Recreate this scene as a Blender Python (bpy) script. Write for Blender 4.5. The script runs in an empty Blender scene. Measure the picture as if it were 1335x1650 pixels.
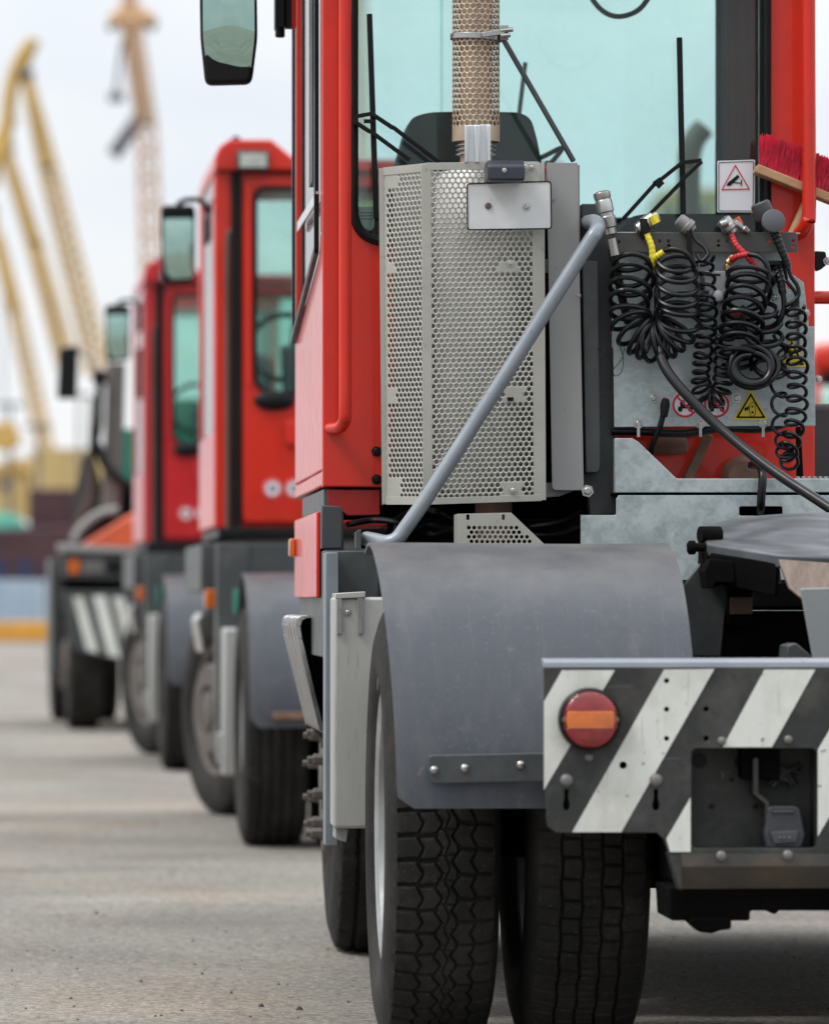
import bpy, bmesh, math, random
import numpy as np
from mathutils import Vector, Matrix
random.seed(7)
rng = np.random.default_rng(7)
SC = bpy.context.scene
COL = SC.collection

# ------------------------------------------------------------------ camera
F_PX, HZ, CX, CAMH = 8240.0, 972.0, 667.5, 0.98       # photo is 1335 x 1650
cd = bpy.data.cameras.new('camera'); cam = bpy.data.objects.new('camera', cd); COL.objects.link(cam)
cd.sensor_fit = 'HORIZONTAL'; cd.sensor_width = 24.0; cd.lens = F_PX / 1335 * 24.0
cd.shift_y = (HZ - 825) / 1335.0
cd.clip_start = 0.5; cd.clip_end = 6000
cam.location = (0, 0, CAMH); cam.rotation_euler = (math.radians(90), 0, 0)
cd.dof.use_dof = True; cd.dof.focus_distance = 12.15; cd.dof.aperture_fstop = 3.5
SC.camera = cam

# ------------------------------------------------------------------ world, sun, exposure
w = bpy.data.worlds.new("World"); SC.world = w; w.use_nodes = True
nt = w.node_tree; nt.nodes.clear()
SUN_EL, SUN_AZ = math.radians(55), math.radians(-118)   # azimuth clockwise from +Y
N = nt.nodes.new; L = nt.links.new
out = N('ShaderNodeOutputWorld'); sky = N('ShaderNodeTexSky'); sky.sky_type = 'NISHITA'; sky.sun_disc = False
sky.sun_elevation = SUN_EL; sky.sun_rotation = SUN_AZ; sky.dust_density = 3.0
bg1 = N('ShaderNodeBackground'); bg1.inputs[1].default_value = 0.1; L(sky.outputs[0], bg1.inputs[0])
tc = N('ShaderNodeTexCoord'); sp = N('ShaderNodeSeparateXYZ'); L(tc.outputs['Generated'], sp.inputs[0])
mp = N('ShaderNodeMapping'); mp.inputs['Scale'].default_value = (1.0, 1.0, 3.2); L(tc.outputs['Generated'], mp.inputs[0])
nz = N('ShaderNodeTexNoise'); nz.inputs['Scale'].default_value = 5.0; nz.inputs['Detail'].default_value = 5.0; L(mp.outputs[0], nz.inputs[0])
cr = N('ShaderNodeValToRGB'); L(nz.outputs[0], cr.inputs[0])
cr.color_ramp.elements[0].position = 0.34; cr.color_ramp.elements[0].color = (0.80, 0.86, 0.94, 1)
cr.color_ramp.elements[1].position = 0.62; cr.color_ramp.elements[1].color = (0.97, 0.985, 0.99, 1)
mr = N('ShaderNodeMapRange'); L(sp.outputs[2], mr.inputs[0])
mr.inputs[1].default_value = 0.10; mr.inputs[2].default_value = 0.95; mr.inputs[3].default_value = 0.90; mr.inputs[4].default_value = 2.3
fb_ = N('ShaderNodeMapRange'); L(sp.outputs[1], fb_.inputs[0]); fb_.inputs[1].default_value = -0.9; fb_.inputs[2].default_value = 0.6; fb_.inputs[3].default_value = 0.7; fb_.inputs[4].default_value = 1.0   # thinner cloud, so brighter sky, ahead
mu_ = N('ShaderNodeMath'); mu_.operation = 'MULTIPLY'; L(mr.outputs[0], mu_.inputs[0]); L(fb_.outputs[0], mu_.inputs[1])
bg2 = N('ShaderNodeBackground'); L(cr.outputs[0], bg2.inputs[0]); L(mu_.outputs[0], bg2.inputs[1])
mx = N('ShaderNodeMixShader'); mx.inputs[0].default_value = 0.9
L(bg1.outputs[0], mx.inputs[1]); L(bg2.outputs[0], mx.inputs[2]); L(mx.outputs[0], out.inputs[0])
sd = bpy.data.lights.new('sun', 'SUN'); sd.energy = 1.5; sd.angle = math.radians(16); sd.color = (1, 0.97, 0.92)
sun = bpy.data.objects.new('sun', sd); COL.objects.link(sun)
_d = Vector((math.sin(SUN_AZ) * math.cos(SUN_EL), math.cos(SUN_AZ) * math.cos(SUN_EL), math.sin(SUN_EL)))
sun.rotation_euler = _d.to_track_quat('Z', 'Y').to_euler(); sun.location = (0, 0, 30)
SC.view_settings.view_transform = 'Standard'; SC.view_settings.look = 'None'
SC.view_settings.exposure = 0.25; SC.view_settings.gamma = 1
SC.cycles.use_denoising = True
SC.cycles.transparent_max_bounces = 24

# ------------------------------------------------------------------ materials
def mat(name, col, rough=0.5, metal=0.0, vary=0.12, scale=8.0, bump=0.0, bscale=60.0, coat=0.0, dirt=None, dirt_amt=0.0,
        dirt_scale=4.0, stretch=(1, 1, 1), spec=0.5, rvary=0.12):
    m = bpy.data.materials.new(name); m.use_nodes = True
    t = m.node_tree; b = t.nodes['Principled BSDF']; n = t.nodes.new; l = t.links.new
    c = n('ShaderNodeTexCoord'); mpn = n('ShaderNodeMapping'); mpn.inputs['Scale'].default_value = stretch; l(c.outputs['Object'], mpn.inputs[0])
    a = n('ShaderNodeTexNoise'); a.inputs['Scale'].default_value = scale; a.inputs['Detail'].default_value = 7; a.inputs['Roughness'].default_value = 0.6
    l(mpn.outputs[0], a.inputs[0])
    r = n('ShaderNodeValToRGB'); l(a.outputs[0], r.inputs[0])
    r.color_ramp.elements[0].position = 0.3; r.color_ramp.elements[1].position = 0.7
    r.color_ramp.elements[0].color = tuple(x * (1 - vary) for x in col) + (1,)
    r.color_ramp.elements[1].color = tuple(min(1, x * (1 + vary)) for x in col) + (1,)
    last = r.outputs[0]
    if dirt:
        d = n('ShaderNodeTexNoise'); d.inputs['Scale'].default_value = dirt_scale; d.inputs['Detail'].default_value = 9; d.inputs['Roughness'].default_value = 0.7
        l(mpn.outputs[0], d.inputs[0])
        q = n('ShaderNodeMapRange'); q.inputs[1].default_value = 0.48; q.inputs[2].default_value = 0.75; q.inputs[4].default_value = dirt_amt; l(d.outputs[0], q.inputs[0])
        x = n('ShaderNodeMix'); x.data_type = 'RGBA'; l(q.outputs[0], x.inputs['Factor']); l(last, x.inputs['A']); x.inputs['B'].default_value = tuple(dirt) + (1,)
        last = x.outputs['Result']
    l(last, b.inputs['Base Color'])
    rr = n('ShaderNodeMapRange'); rr.inputs[3].default_value = max(0.02, rough - rvary); rr.inputs[4].default_value = min(1, rough + rvary)
    a2 = n('ShaderNodeTexNoise'); a2.inputs['Scale'].default_value = scale * 2.3; a2.inputs['Detail'].default_value = 5; l(mpn.outputs[0], a2.inputs[0])
    l(a2.outputs[0], rr.inputs[0]); l(rr.outputs[0], b.inputs['Roughness'])
    b.inputs['Metallic'].default_value = metal; b.inputs['Coat Weight'].default_value = coat; b.inputs['Coat Roughness'].default_value = 0.08
    b.inputs['Specular IOR Level'].default_value = spec
    if bump:
        bn = n('ShaderNodeTexNoise'); bn.inputs['Scale'].default_value = bscale; bn.inputs['Detail'].default_value = 6; l(c.outputs['Object'], bn.inputs[0])
        bb = n('ShaderNodeBump'); bb.inputs['Strength'].default_value = bump; bb.inputs['Distance'].default_value = 0.004
        l(bn.outputs[0], bb.inputs['Height']); l(bb.outputs[0], b.inputs['Normal'])
    return m

def glass(name, tint, refl=1.45, dust=0.04):
    m = bpy.data.materials.new(name); m.use_nodes = True; t = m.node_tree; t.nodes.clear(); n = t.nodes.new; l = t.links.new
    o = n('ShaderNodeOutputMaterial'); tr = n('ShaderNodeBsdfTransparent'); tr.inputs[0].default_value = tuple(tint) + (1,)
    g = n('ShaderNodeBsdfGlossy'); g.inputs['Roughness'].default_value = 0.02
    f = n('ShaderNodeFresnel'); f.inputs[0].default_value = refl
    mx = n('ShaderNodeMixShader'); l(f.outputs[0], mx.inputs[0]); l(tr.outputs[0], mx.inputs[1]); l(g.outputs[0], mx.inputs[2])
    d = n('ShaderNodeBsdfDiffuse'); d.inputs[0].default_value = (0.5, 0.55, 0.52, 1)
    c = n('ShaderNodeTexCoord'); q = n('ShaderNodeTexNoise'); q.inputs['Scale'].default_value = 3; q.inputs['Detail'].default_value = 12; q.inputs['Roughness'].default_value = 0.8
    l(c.outputs['Object'], q.inputs[0]); r = n('ShaderNodeMapRange'); r.inputs[1].default_value = 0.4; r.inputs[2].default_value = 0.8; r.inputs[4].default_value = dust * 3; l(q.outputs[0], r.inputs[0])
    m2 = n('ShaderNodeMixShader'); l(r.outputs[0], m2.inputs[0]); l(mx.outputs[0], m2.inputs[1]); l(d.outputs[0], m2.inputs[2]); l(m2.outputs[0], o.inputs[0])
    return m

def wear(m, col, scale, lo, hi, amt=1.0, top=None, stretch=(1, 1, 1)):
    """chips, scratches and settled dust over a base colour"""
    t = m.node_tree; b = t.nodes['Principled BSDF']; n = t.nodes.new; l = t.links.new; src = b.inputs['Base Color'].links[0].from_socket
    c = n('ShaderNodeTexCoord'); mp_ = n('ShaderNodeMapping'); mp_.inputs['Scale'].default_value = stretch; l(c.outputs['Object'], mp_.inputs[0])
    q = n('ShaderNodeTexNoise'); q.inputs['Scale'].default_value = scale; q.inputs['Detail'].default_value = 8; q.inputs['Roughness'].default_value = 0.65; l(mp_.outputs[0], q.inputs[0])
    r = n('ShaderNodeMapRange'); r.inputs[1].default_value = lo; r.inputs[2].default_value = hi; r.inputs[4].default_value = amt; l(q.outputs[0], r.inputs[0]); f = r.outputs[0]
    if top:
        g = n('ShaderNodeNewGeometry'); sx = n('ShaderNodeSeparateXYZ'); l(g.outputs['Normal'], sx.inputs[0]); r2 = n('ShaderNodeMapRange'); r2.inputs[1].default_value = top[0]; r2.inputs[2].default_value = top[1]; l(sx.outputs[2], r2.inputs[0])
        mm = n('ShaderNodeMath'); mm.operation = 'MULTIPLY'; l(f, mm.inputs[0]); l(r2.outputs[0], mm.inputs[1]); f = mm.outputs[0]
    x = n('ShaderNodeMix'); x.data_type = 'RGBA'; l(f, x.inputs['Factor']); l(src, x.inputs['A']); x.inputs['B'].default_value = tuple(col) + (1,); l(x.outputs['Result'], b.inputs['Base Color'])
M = {}
M['red'] = mat('red_paint', (0.62, 0.020, 0.006), 0.4, coat=0.4, spec=0.3, vary=0.06, dirt=(0.34, 0.02, 0.01), dirt_amt=0.45, bump=0.02, bscale=15)
M['red_in'] = mat('red_panel', (0.34, 0.009, 0.004), 0.45, coat=0.25, spec=0.3, vary=0.1, dirt=(0.2, 0.012, 0.008), dirt_amt=0.5)
M['crimson'] = mat('crimson_paint', (0.50, 0.013, 0.016), 0.4, spec=0.3, coat=0.4, vary=0.06, dirt=(0.25, 0.05, 0.05), dirt_amt=0.3)
M['orange'] = mat('orange_paint', (0.75, 0.12, 0.045), 0.4, coat=0.3, vary=0.05)
M['grey'] = mat('grey_chassis_paint', (0.046, 0.053, 0.055), 0.45, vary=0.1, dirt=(0.17, 0.16, 0.15), dirt_amt=0.35, dirt_scale=7, bump=0.03, bscale=40)
M['bumper'] = mat('bumper_grey_paint', (0.031, 0.033, 0.032), 0.5, spec=0.3, vary=0.1, dirt=(0.14, 0.12, 0.1), dirt_amt=0.45, dirt_scale=6, bump=0.04, bscale=50)
M['fender'] = mat('fender_plastic', (0.039, 0.045, 0.058), 0.42, vary=0.12, scale=3, dirt=(0.13, 0.125, 0.12), dirt_amt=0.4, dirt_scale=5, stretch=(1.2, 0.6, 0.35), bump=0.05, bscale=30)
M['light'] = mat('light_grey_sheet', (0.29, 0.29, 0.285), 0.5, metal=0.1, vary=0.05, dirt=(0.2, 0.19, 0.17), dirt_amt=0.35, bump=0.02)
M['guard'] = mat('perforated_steel', (0.42, 0.41, 0.37), 0.45, metal=0.4, vary=0.08, dirt=(0.27, 0.3, 0.24), dirt_amt=0.6, dirt_scale=3, bump=0.03)
M['alu'] = mat('aluminium_sheet', (0.42, 0.42, 0.4), 0.45, metal=0.35, vary=0.08, stretch=(6, 6, 0.8), dirt=(0.28, 0.25, 0.2), dirt_amt=0.4)
M['zinc'] = mat('galvanised_plate', (0.40, 0.46, 0.47), 0.42, metal=0.3, vary=0.1, scale=14, dirt=(0.20, 0.25, 0.26), dirt_amt=0.5, dirt_scale=12)
M['tube'] = mat('painted_tube_grey', (0.23, 0.26, 0.29), 0.38, metal=0.2, vary=0.08, dirt=(0.33, 0.33, 0.32), dirt_amt=0.4)
M['steel'] = mat('bare_steel', (0.42, 0.42, 0.41), 0.3, metal=0.9, vary=0.15, scale=20)
M['chrome'] = mat('polished_trim', (0.6, 0.6, 0.6), 0.16, metal=1.0, vary=0.05)
M['rust'] = mat('rusty_metal', (0.16, 0.09, 0.06), 0.75, vary=0.3, scale=14, bump=0.2)
M['stack'] = mat('brown_stack_metal', (0.46, 0.36, 0.27), 0.45, metal=0.4, vary=0.15, scale=10)
M['pipe'] = mat('dull_pipe', (0.10, 0.085, 0.075), 0.6, metal=0.3, vary=0.2)
M['black'] = mat('black_plastic', (0.006, 0.0065, 0.007), 0.42, vary=0.2, spec=0.2)
M['chassis_and_shade'] = mat('dark_chassis_and_shade', (0.0055, 0.005, 0.005), 0.9, spec=0.06, vary=0.35, scale=9, bump=0.15)  # chassis black, also on the pieces that stand in for shade
M['rubber'] = mat('hose_rubber', (0.006, 0.0065, 0.008), 0.34, vary=0.2, spec=0.35)
M['tyre'] = mat('tyre_rubber', (0.017, 0.0165, 0.016), 0.8, vary=0.2, spec=0.18, scale=10, dirt=(0.06, 0.052, 0.043), dirt_amt=0.55, dirt_scale=6, bump=0.12, bscale=70)
M['rim'] = mat('wheel_rim_paint', (0.3, 0.31, 0.31), 0.5, metal=0.2, vary=0.2, scale=12, dirt=(0.12, 0.09, 0.07), dirt_amt=0.7)
M['rimd'] = mat('dusty_hub_paint', (0.105, 0.09, 0.08), 0.65, vary=0.2, scale=12, dirt=(0.12, 0.09, 0.07), dirt_amt=0.7)
M['white'] = mat('white_stripe_paint', (0.66, 0.68, 0.63), 0.55, vary=0.04, dirt=(0.36, 0.36, 0.33), dirt_amt=0.45, dirt_scale=9, stretch=(1, 1, 0.25))
M['platew'] = mat('number_plate_white', (0.6, 0.61, 0.61), 0.4, vary=0.05, dirt=(0.35, 0.34, 0.33), dirt_amt=0.4, dirt_scale=12)
M['sticker'] = mat('white_sticker', (0.72, 0.73, 0.77), 0.4, vary=0.02)
M['sred'] = mat('sticker_red', (0.62, 0.02, 0.03), 0.4, vary=0.03)
M['yellow'] = mat('yellow_vinyl', (0.72, 0.55, 0.02), 0.45, vary=0.08)
M['hosey'] = mat('yellow_sleeve', (0.72, 0.6, 0.03), 0.45, vary=0.08)
M['hoser'] = mat('red_sleeve', (0.5, 0.02, 0.025), 0.45, vary=0.1)
M['brass'] = mat('brass_fitting', (0.35, 0.25, 0.14), 0.35, metal=0.8, vary=0.2)
M['lensr'] = mat('red_lens', (0.24, 0.004, 0.006), 0.15, vary=0.35, scale=60, coat=1.0)
M['lensa'] = mat('amber_lens', (0.60, 0.13, 0.008), 0.15, vary=0.15, scale=60, coat=1.0)
M['lensw'] = mat('clear_lens', (0.42, 0.44, 0.40), 0.12, vary=0.3, scale=30, coat=1.0)
M['bristle'] = mat('red_bristles', (0.62, 0.008, 0.045), 0.45, vary=0.25, scale=40)
M['wood'] = mat('broom_wood', (0.42, 0.25, 0.13), 0.6, vary=0.2, scale=30, stretch=(0.3, 1, 1))
M['seat'] = mat('dark_seat_fabric', (0.03, 0.038, 0.042), 0.6, vary=0.15)
M['cabin'] = mat('cab_lining', (0.016, 0.018, 0.02), 0.85, vary=0.2, spec=0.1)
M['trim_red'] = mat('dull_red_trim', (0.10, 0.008, 0.006), 0.9, vary=0.3, spec=0.05)
M['plate5'] = mat('greased_plate', (0.10, 0.108, 0.118), 0.48, metal=0.3, vary=0.35, scale=6, stretch=(0.5, 1.6, 1), bump=0.06, bscale=12)
M['flange'] = mat('worn_flange', (0.24, 0.185, 0.15), 0.6, metal=0.2, vary=0.25, scale=14, dirt=(0.08, 0.07, 0.06), dirt_amt=0.6, stretch=(3, 3, 1), bump=0.15)
M['glass'] = glass('tinted_glass', (0.875, 0.965, 0.955), dust=0.018)
M['glassc'] = glass('pale_glass', (0.84, 0.95, 0.92))
M['cryellow'] = mat('crane_yellow', (0.56, 0.36, 0.10), 0.6, vary=0.15, scale=0.4)
M['crorange'] = mat('crane_orange', (0.55, 0.34, 0.19), 0.6, vary=0.12, scale=0.4)
M['crdark'] = mat('crane_dark', (0.10, 0.10, 0.12), 0.7, vary=0.2, scale=0.5)
M['maroon'] = mat('maroon_hull', (0.06, 0.025, 0.03), 0.7, vary=0.4, scale=0.8)
M['palebox'] = mat('pale_blue_steel', (0.36, 0.46, 0.56), 0.6, vary=0.1, scale=1)
M['ochre'] = mat('ochre_paint', (0.62, 0.30, 0.04), 0.6, vary=0.15, scale=2)
M['sand'] = mat('sandy_cladding', (0.5, 0.38, 0.17), 0.7, vary=0.2, scale=0.3)
M['green'] = mat('green_paint', (0.02, 0.22, 0.15), 0.5, vary=0.15, scale=1)
M['whitep'] = mat('white_paint', (0.72, 0.75, 0.75), 0.5, vary=0.05, scale=1)
M['navy'] = mat('navy_paint', (0.02, 0.03, 0.09), 0.6, vary=0.2, scale=1)

_t = M['plate5'].node_tree; _b = _t.nodes['Principled BSDF']; _c = _t.nodes.new('ShaderNodeTexCoord'); _w = _t.nodes.new('ShaderNodeTexWave'); _w.wave_type = 'RINGS'; _w.rings_direction = 'Z'
_w.inputs['Scale'].default_value = 2.6; _w.inputs['Distortion'].default_value = 7; _w.inputs['Detail'].default_value = 3; _w.inputs['Detail Scale'].default_value = 2
_mp = _t.nodes.new('ShaderNodeMapping'); _mp.inputs['Location'].default_value = (-0.03, 0.0, 0); _t.links.new(_c.outputs['Object'], _mp.inputs[0]); _t.links.new(_mp.outputs[0], _w.inputs[0])
_r = _t.nodes.new('ShaderNodeMapRange'); _r.inputs[3].default_value = 0.65; _r.inputs[4].default_value = 1.3; _t.links.new(_w.outputs['Fac'], _r.inputs[0])
_m = _t.nodes.new('ShaderNodeMix'); _m.data_type = 'RGBA'; _m.blend_type = 'MULTIPLY'; _m.inputs['Factor'].default_value = 0.75
_src = _b.inputs['Base Color'].links[0].from_socket; _t.links.new(_src, _m.inputs['A']); _t.links.new(_r.outputs[0], _m.inputs['B']); _t.links.new(_m.outputs['Result'], _b.inputs['Base Color'])
wear(M['white'], (.10, .10, .095), 45, .64, .67, .9); wear(M['white'], (.2, .2, .18), 30, .6, .72, .7, stretch=(3, 1, .12)); wear(M['white'], (.30, .27, .22), 3.5, .52, .72, .55)
wear(M['bumper'], (.16, .11, .08), 26, .66, .70, .8); wear(M['bumper'], (.12, .12, .11), 4, .5, .7, .45); wear(M['bumper'], (.13, .13, .125), 60, .62, .72, .5, stretch=(.15, 1, 1.5))
wear(M['fender'], (.20, .19, .175), 5, .25, .62, .6, top=(.72, 1.0)); wear(M['fender'], (.11, .115, .12), 22, .58, .76, .45, stretch=(4, .25, .25)); wear(M['fender'], (.13, .12, .11), 7, .55, .75, .5, stretch=(1, 1, .5)); wear(M['fender'], (.11, .105, .10), 90, .60, .66, .55); wear(M['fender'], (.25, .16, .09), 14, .68, .74, .6)
wear(M['red'], (.10, .03, .02), 38, .69, .72, .8); wear(M['red'], (.36, .04, .025), 18, .56, .75, .4, stretch=(3, 3, .3)); wear(M['red'], (.16, .02, .012), 2.5, .5, .75, .4)
wear(M['guard'], (.14, .13, .11), 30, .62, .70, .6); wear(M['light'], (.12, .11, .10), 40, .66, .70, .7); wear(M['tube'], (.10, .09, .08), 60, .64, .68, .7)
wear(M['grey'], (.20, .15, .11), 34, .67, .71, .7); wear(M['alu'], (.2, .18, .15), 20, .58, .7, .5, stretch=(4, 4, .4)); wear(M['tyre'], (.12, .105, .09), 130, .60, .68, .6); wear(M['tyre'], (.045, .040, .035), 3, .42, .66, .6)
wear(M['zinc'], (.17, .17, .165), 7, .54, .7, .5); wear(M['zinc'], (.55, .58, .58), 60, .6, .7, .5, stretch=(.3, 1, 2)); wear(M['platew'], (.25, .24, .22), 70, .64, .7, .7)
# galvanised spangle (flaky zinc crystals) on its own
_t = M['zinc'].node_tree; _b = _t.nodes['Principled BSDF']
_v = _t.nodes.new('ShaderNodeTexVoronoi'); _v.inputs['Scale'].default_value = 85
_c = _t.nodes.new('ShaderNodeTexCoord'); _n = _t.nodes.new('ShaderNodeTexNoise'); _n.inputs['Scale'].default_value = 9; _n.inputs['Detail'].default_value = 6
_t.links.new(_c.outputs['Object'], _n.inputs[0])
_a = _t.nodes.new('ShaderNodeVectorMath'); _a.operation = 'ADD'; _s = _t.nodes.new('ShaderNodeVectorMath'); _s.operation = 'SCALE'; _s.inputs['Scale'].default_value = 0.12
_t.links.new(_n.outputs['Color'], _s.inputs[0]); _t.links.new(_c.outputs['Object'], _a.inputs[0]); _t.links.new(_s.outputs[0], _a.inputs[1]); _t.links.new(_a.outputs[0], _v.inputs[0])
_h = _t.nodes.new('ShaderNodeSeparateColor'); _t.links.new(_v.outputs['Color'], _h.inputs[0])
_mr = _t.nodes.new('ShaderNodeMapRange'); _mr.inputs[3].default_value = 0.88; _mr.inputs[4].default_value = 1.12; _t.links.new(_h.outputs[0], _mr.inputs[0])
_m = _t.nodes.new('ShaderNodeMix'); _m.data_type = 'RGBA'; _m.blend_type = 'MULTIPLY'; _m.inputs['Factor'].default_value = 0.8
_src = _b.inputs['Base Color'].links[0].from_socket
_t.links.new(_src, _m.inputs['A']); _t.links.new(_mr.outputs[0], _m.inputs['B']); _t.links.new(_m.outputs['Result'], _b.inputs['Base Color'])

M['zinc_lit'] = M['zinc'].copy(); M['zinc_lit'].name = 'lit_galvanised_plate'  # lighter copy for the lit deck; zinc keeps the headboard's shaded tone
wear(M['zinc_lit'], (.60, .66, .66), 15, .44, .60, .6); wear(M['zinc_lit'], (.30, .35, .36), 40, .55, .70, .5)
# ------------------------------------------------------------------ mesh helpers
class MB:
    def __init__(s): s.v = []; s.f = []
    def add(s, vs, fs):
        o = len(s.v); s.v += [tuple(v) for v in vs]; s.f += [tuple(i + o for i in f) for f in fs]; return s
    def box(s, x0, x1, y0, y1, z0, z1):
        return s.add([(x0, y0, z0), (x1, y0, z0), (x1, y1, z0), (x0, y1, z0), (x0, y0, z1), (x1, y0, z1), (x1, y1, z1), (x0, y1, z1)],
                     [(0, 3, 2, 1), (4, 5, 6, 7), (0, 1, 5, 4), (1, 2, 6, 5), (2, 3, 7, 6), (3, 0, 4, 7)])
    def prism(s, pts, y0, y1):            # pts: (x, z) polygon, extruded along y
        n = len(pts); a = sum(pts[i][0] * pts[(i + 1) % n][1] - pts[(i + 1) % n][0] * pts[i][1] for i in range(n))
        if a < 0: pts = pts[::-1]
        return s.add([(x, y0, z) for x, z in pts] + [(x, y1, z) for x, z in pts],
                     [tuple(range(n)), tuple(range(2 * n - 1, n - 1, -1))] + [(i, i + n, (i + 1) % n + n, (i + 1) % n) for i in range(n)])
    def yprism(s, pts, x0, x1):           # pts: (y, z) polygon, extruded along x
        n = len(pts)
        return s.add([(x0, y, z) for y, z in pts] + [(x1, y, z) for y, z in pts],
                     [tuple(range(n)), tuple(range(2 * n - 1, n - 1, -1))] + [(i, i + n, (i + 1) % n + n, (i + 1) % n) for i in range(n)])
    def sweep(s, path, r, n=10, caps=True, closed=False):
        P = np.array([tuple(p) for p in path], float); m = len(P)
        R = np.full(m, r) if np.isscalar(r) else np.array(r)
        T = np.gradient(P, axis=0) if not closed else (np.roll(P, -1, 0) - np.roll(P, 1, 0)); T /= (np.linalg.norm(T, axis=1)[:, None] + 1e-12)
        up = np.array([0, 0, 1.0]) if abs(T[0][2]) < 0.9 else np.array([1.0, 0, 0])
        u = np.cross(T[0], up); u /= np.linalg.norm(u); vs = []
        for i in range(m):
            u = u - T[i] * np.dot(u, T[i]); u /= (np.linalg.norm(u) + 1e-12); v = np.cross(T[i], u)
            for k in range(n):
                a = 2 * math.pi * k / n; vs.append(tuple(P[i] + R[i] * (math.cos(a) * u + math.sin(a) * v)))
        fs = []
        for i in range(m if closed else m - 1):
            j = (i + 1) % m
            for k in range(n): fs.append((i * n + k, i * n + (k + 1) % n, j * n + (k + 1) % n, j * n + k))
        if caps and not closed: fs += [tuple(range(n))[::-1], tuple(range((m - 1) * n, m * n))]
        return s.add(vs, fs)
    def bar(s, a, b, w, h, up=(0, 0, 1)):
        a = Vector(a); b = Vector(b); t = (b - a).normalized(); u = Vector(up)
        if abs(t.dot(u)) > 0.95: u = Vector((0, 1, 0))
        x = t.cross(u).normalized(); y = x.cross(t).normalized(); x *= w / 2; y *= h / 2
        return s.add([a - x - y, a + x - y, a + x + y, a - x + y, b - x - y, b + x - y, b + x + y, b - x + y],
                     [(0, 3, 2, 1), (4, 5, 6, 7), (0, 1, 5, 4), (1, 2, 6, 5), (2, 3, 7, 6), (3, 0, 4, 7)])
    def lathe(s, prof, o=(0, 0, 0), ax=(0, 1, 0), n=32, ends=True):   # prof: (along axis, radius)
        ax = Vector(ax).normalized(); u = ax.orthogonal().normalized(); v = ax.cross(u); o = Vector(o); vs = []
        for h, r in prof:
            for k in range(n):
                a = 2 * math.pi * k / n; vs.append(o + ax * h + (u * math.cos(a) + v * math.sin(a)) * r)
        fs = [(i * n + k, i * n + (k + 1) % n, (i + 1) * n + (k + 1) % n, (i + 1) * n + k) for i in range(len(prof) - 1) for k in range(n)]
        if ends: fs += [tuple(range(n))[::-1], tuple(range((len(prof) - 1) * n, len(prof) * n))]
        return s.add(vs, fs)
    def build(s, name, m, parent=None, bevel=0.0, smooth=40, seg=2, solid=0.0, fix=True, weld=False):
        me = bpy.data.meshes.new(name); me.from_pydata(s.v, [], s.f)
        if fix:
            b = bmesh.new(); b.from_mesh(me)
            if weld: bmesh.ops.remove_doubles(b, verts=b.verts, dist=2e-5)
            bmesh.ops.recalc_face_normals(b, faces=b.faces); b.to_mesh(me); b.free()
        me.polygons.foreach_set('use_smooth', [True] * len(me.polygons)); me.set_sharp_from_angle(angle=math.radians(smooth)); me.update()
        return link(name, me, m, parent, bevel, seg, solid)

def link(name, me, m, parent=None, bevel=0.0, seg=2, solid=0.0):
    o = bpy.data.objects.new(name, me); COL.objects.link(o)
    if m is not None: me.materials.clear(); me.materials.append(m)
    if parent is not None: o.parent = parent
    if solid: k = o.modifiers.new('s', 'SOLIDIFY'); k.thickness = solid; k.offset = 0
    if bevel: k = o.modifiers.new('b', 'BEVEL'); k.width = bevel; k.segments = seg; k.limit_method = 'ANGLE'; k.angle_limit = math.radians(50); k.harden_normals = False
    return o

def rnd(pts, r, n=5):                     # fillet a 2-d polygon
    o = []; N_ = len(pts)
    for i in range(N_):
        p = Vector(pts[i]); a = Vector(pts[i - 1]) - p; b = Vector(pts[(i + 1) % N_]) - p
        rr = r[i] if isinstance(r, (list, tuple)) else r
        d = min(rr, a.length * 0.49, b.length * 0.49)
        if d < 1e-4: o.append(tuple(p)); continue
        p0 = p + a.normalized() * d; p1 = p + b.normalized() * d
        for k in range(n + 1):
            t = k / n; o.append(tuple(p0 * (1 - t) ** 2 + p * 2 * t * (1 - t) + p1 * t * t))
    return o

def circ(x, z, r, n=14): return [(x + r * math.cos(2 * math.pi * k / n), z + r * math.sin(2 * math.pi * k / n)) for k in range(n)]

def plate(name, outer, holes, y, th, m, parent, bev=0.0015):   # flat plate in xz with real holes
    cu = bpy.data.curves.new('c', 'CURVE'); cu.dimensions = '2D'; cu.fill_mode = 'BOTH'
    cu.extrude = max(th / 2 - bev, 0.0002); cu.bevel_depth = bev; cu.bevel_resolution = 1; cu.offset = -bev
    for pl in [outer] + list(holes):
        sp_ = cu.splines.new('POLY'); sp_.points.add(len(pl) - 1)
        for p, q in zip(sp_.points, pl): p.co = (q[0], q[1], 0, 1)
        sp_.use_cyclic_u = True
    ob = bpy.data.objects.new('c', cu); COL.objects.link(ob)
    dg = bpy.context.evaluated_depsgraph_get(); me = bpy.data.meshes.new_from_object(ob.evaluated_get(dg)); me.name = name
    n = len(me.vertices); a = np.empty(n * 3); me.vertices.foreach_get('co', a); a = a.reshape(-1, 3)
    a = np.stack([a[:, 0], y - a[:, 2], a[:, 1]], 1); me.vertices.foreach_set('co', a.ravel())
    bpy.data.objects.remove(ob); bpy.data.curves.remove(cu)
    b = bmesh.new(); b.from_mesh(me); bmesh.ops.remove_doubles(b, verts=b.verts, dist=1e-6); bmesh.ops.recalc_face_normals(b, faces=b.faces); b.to_mesh(me); b.free()
    me.polygons.foreach_set('use_smooth', [False] * len(me.polygons)); me.update()
    return link(name, me, m, parent)

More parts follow.
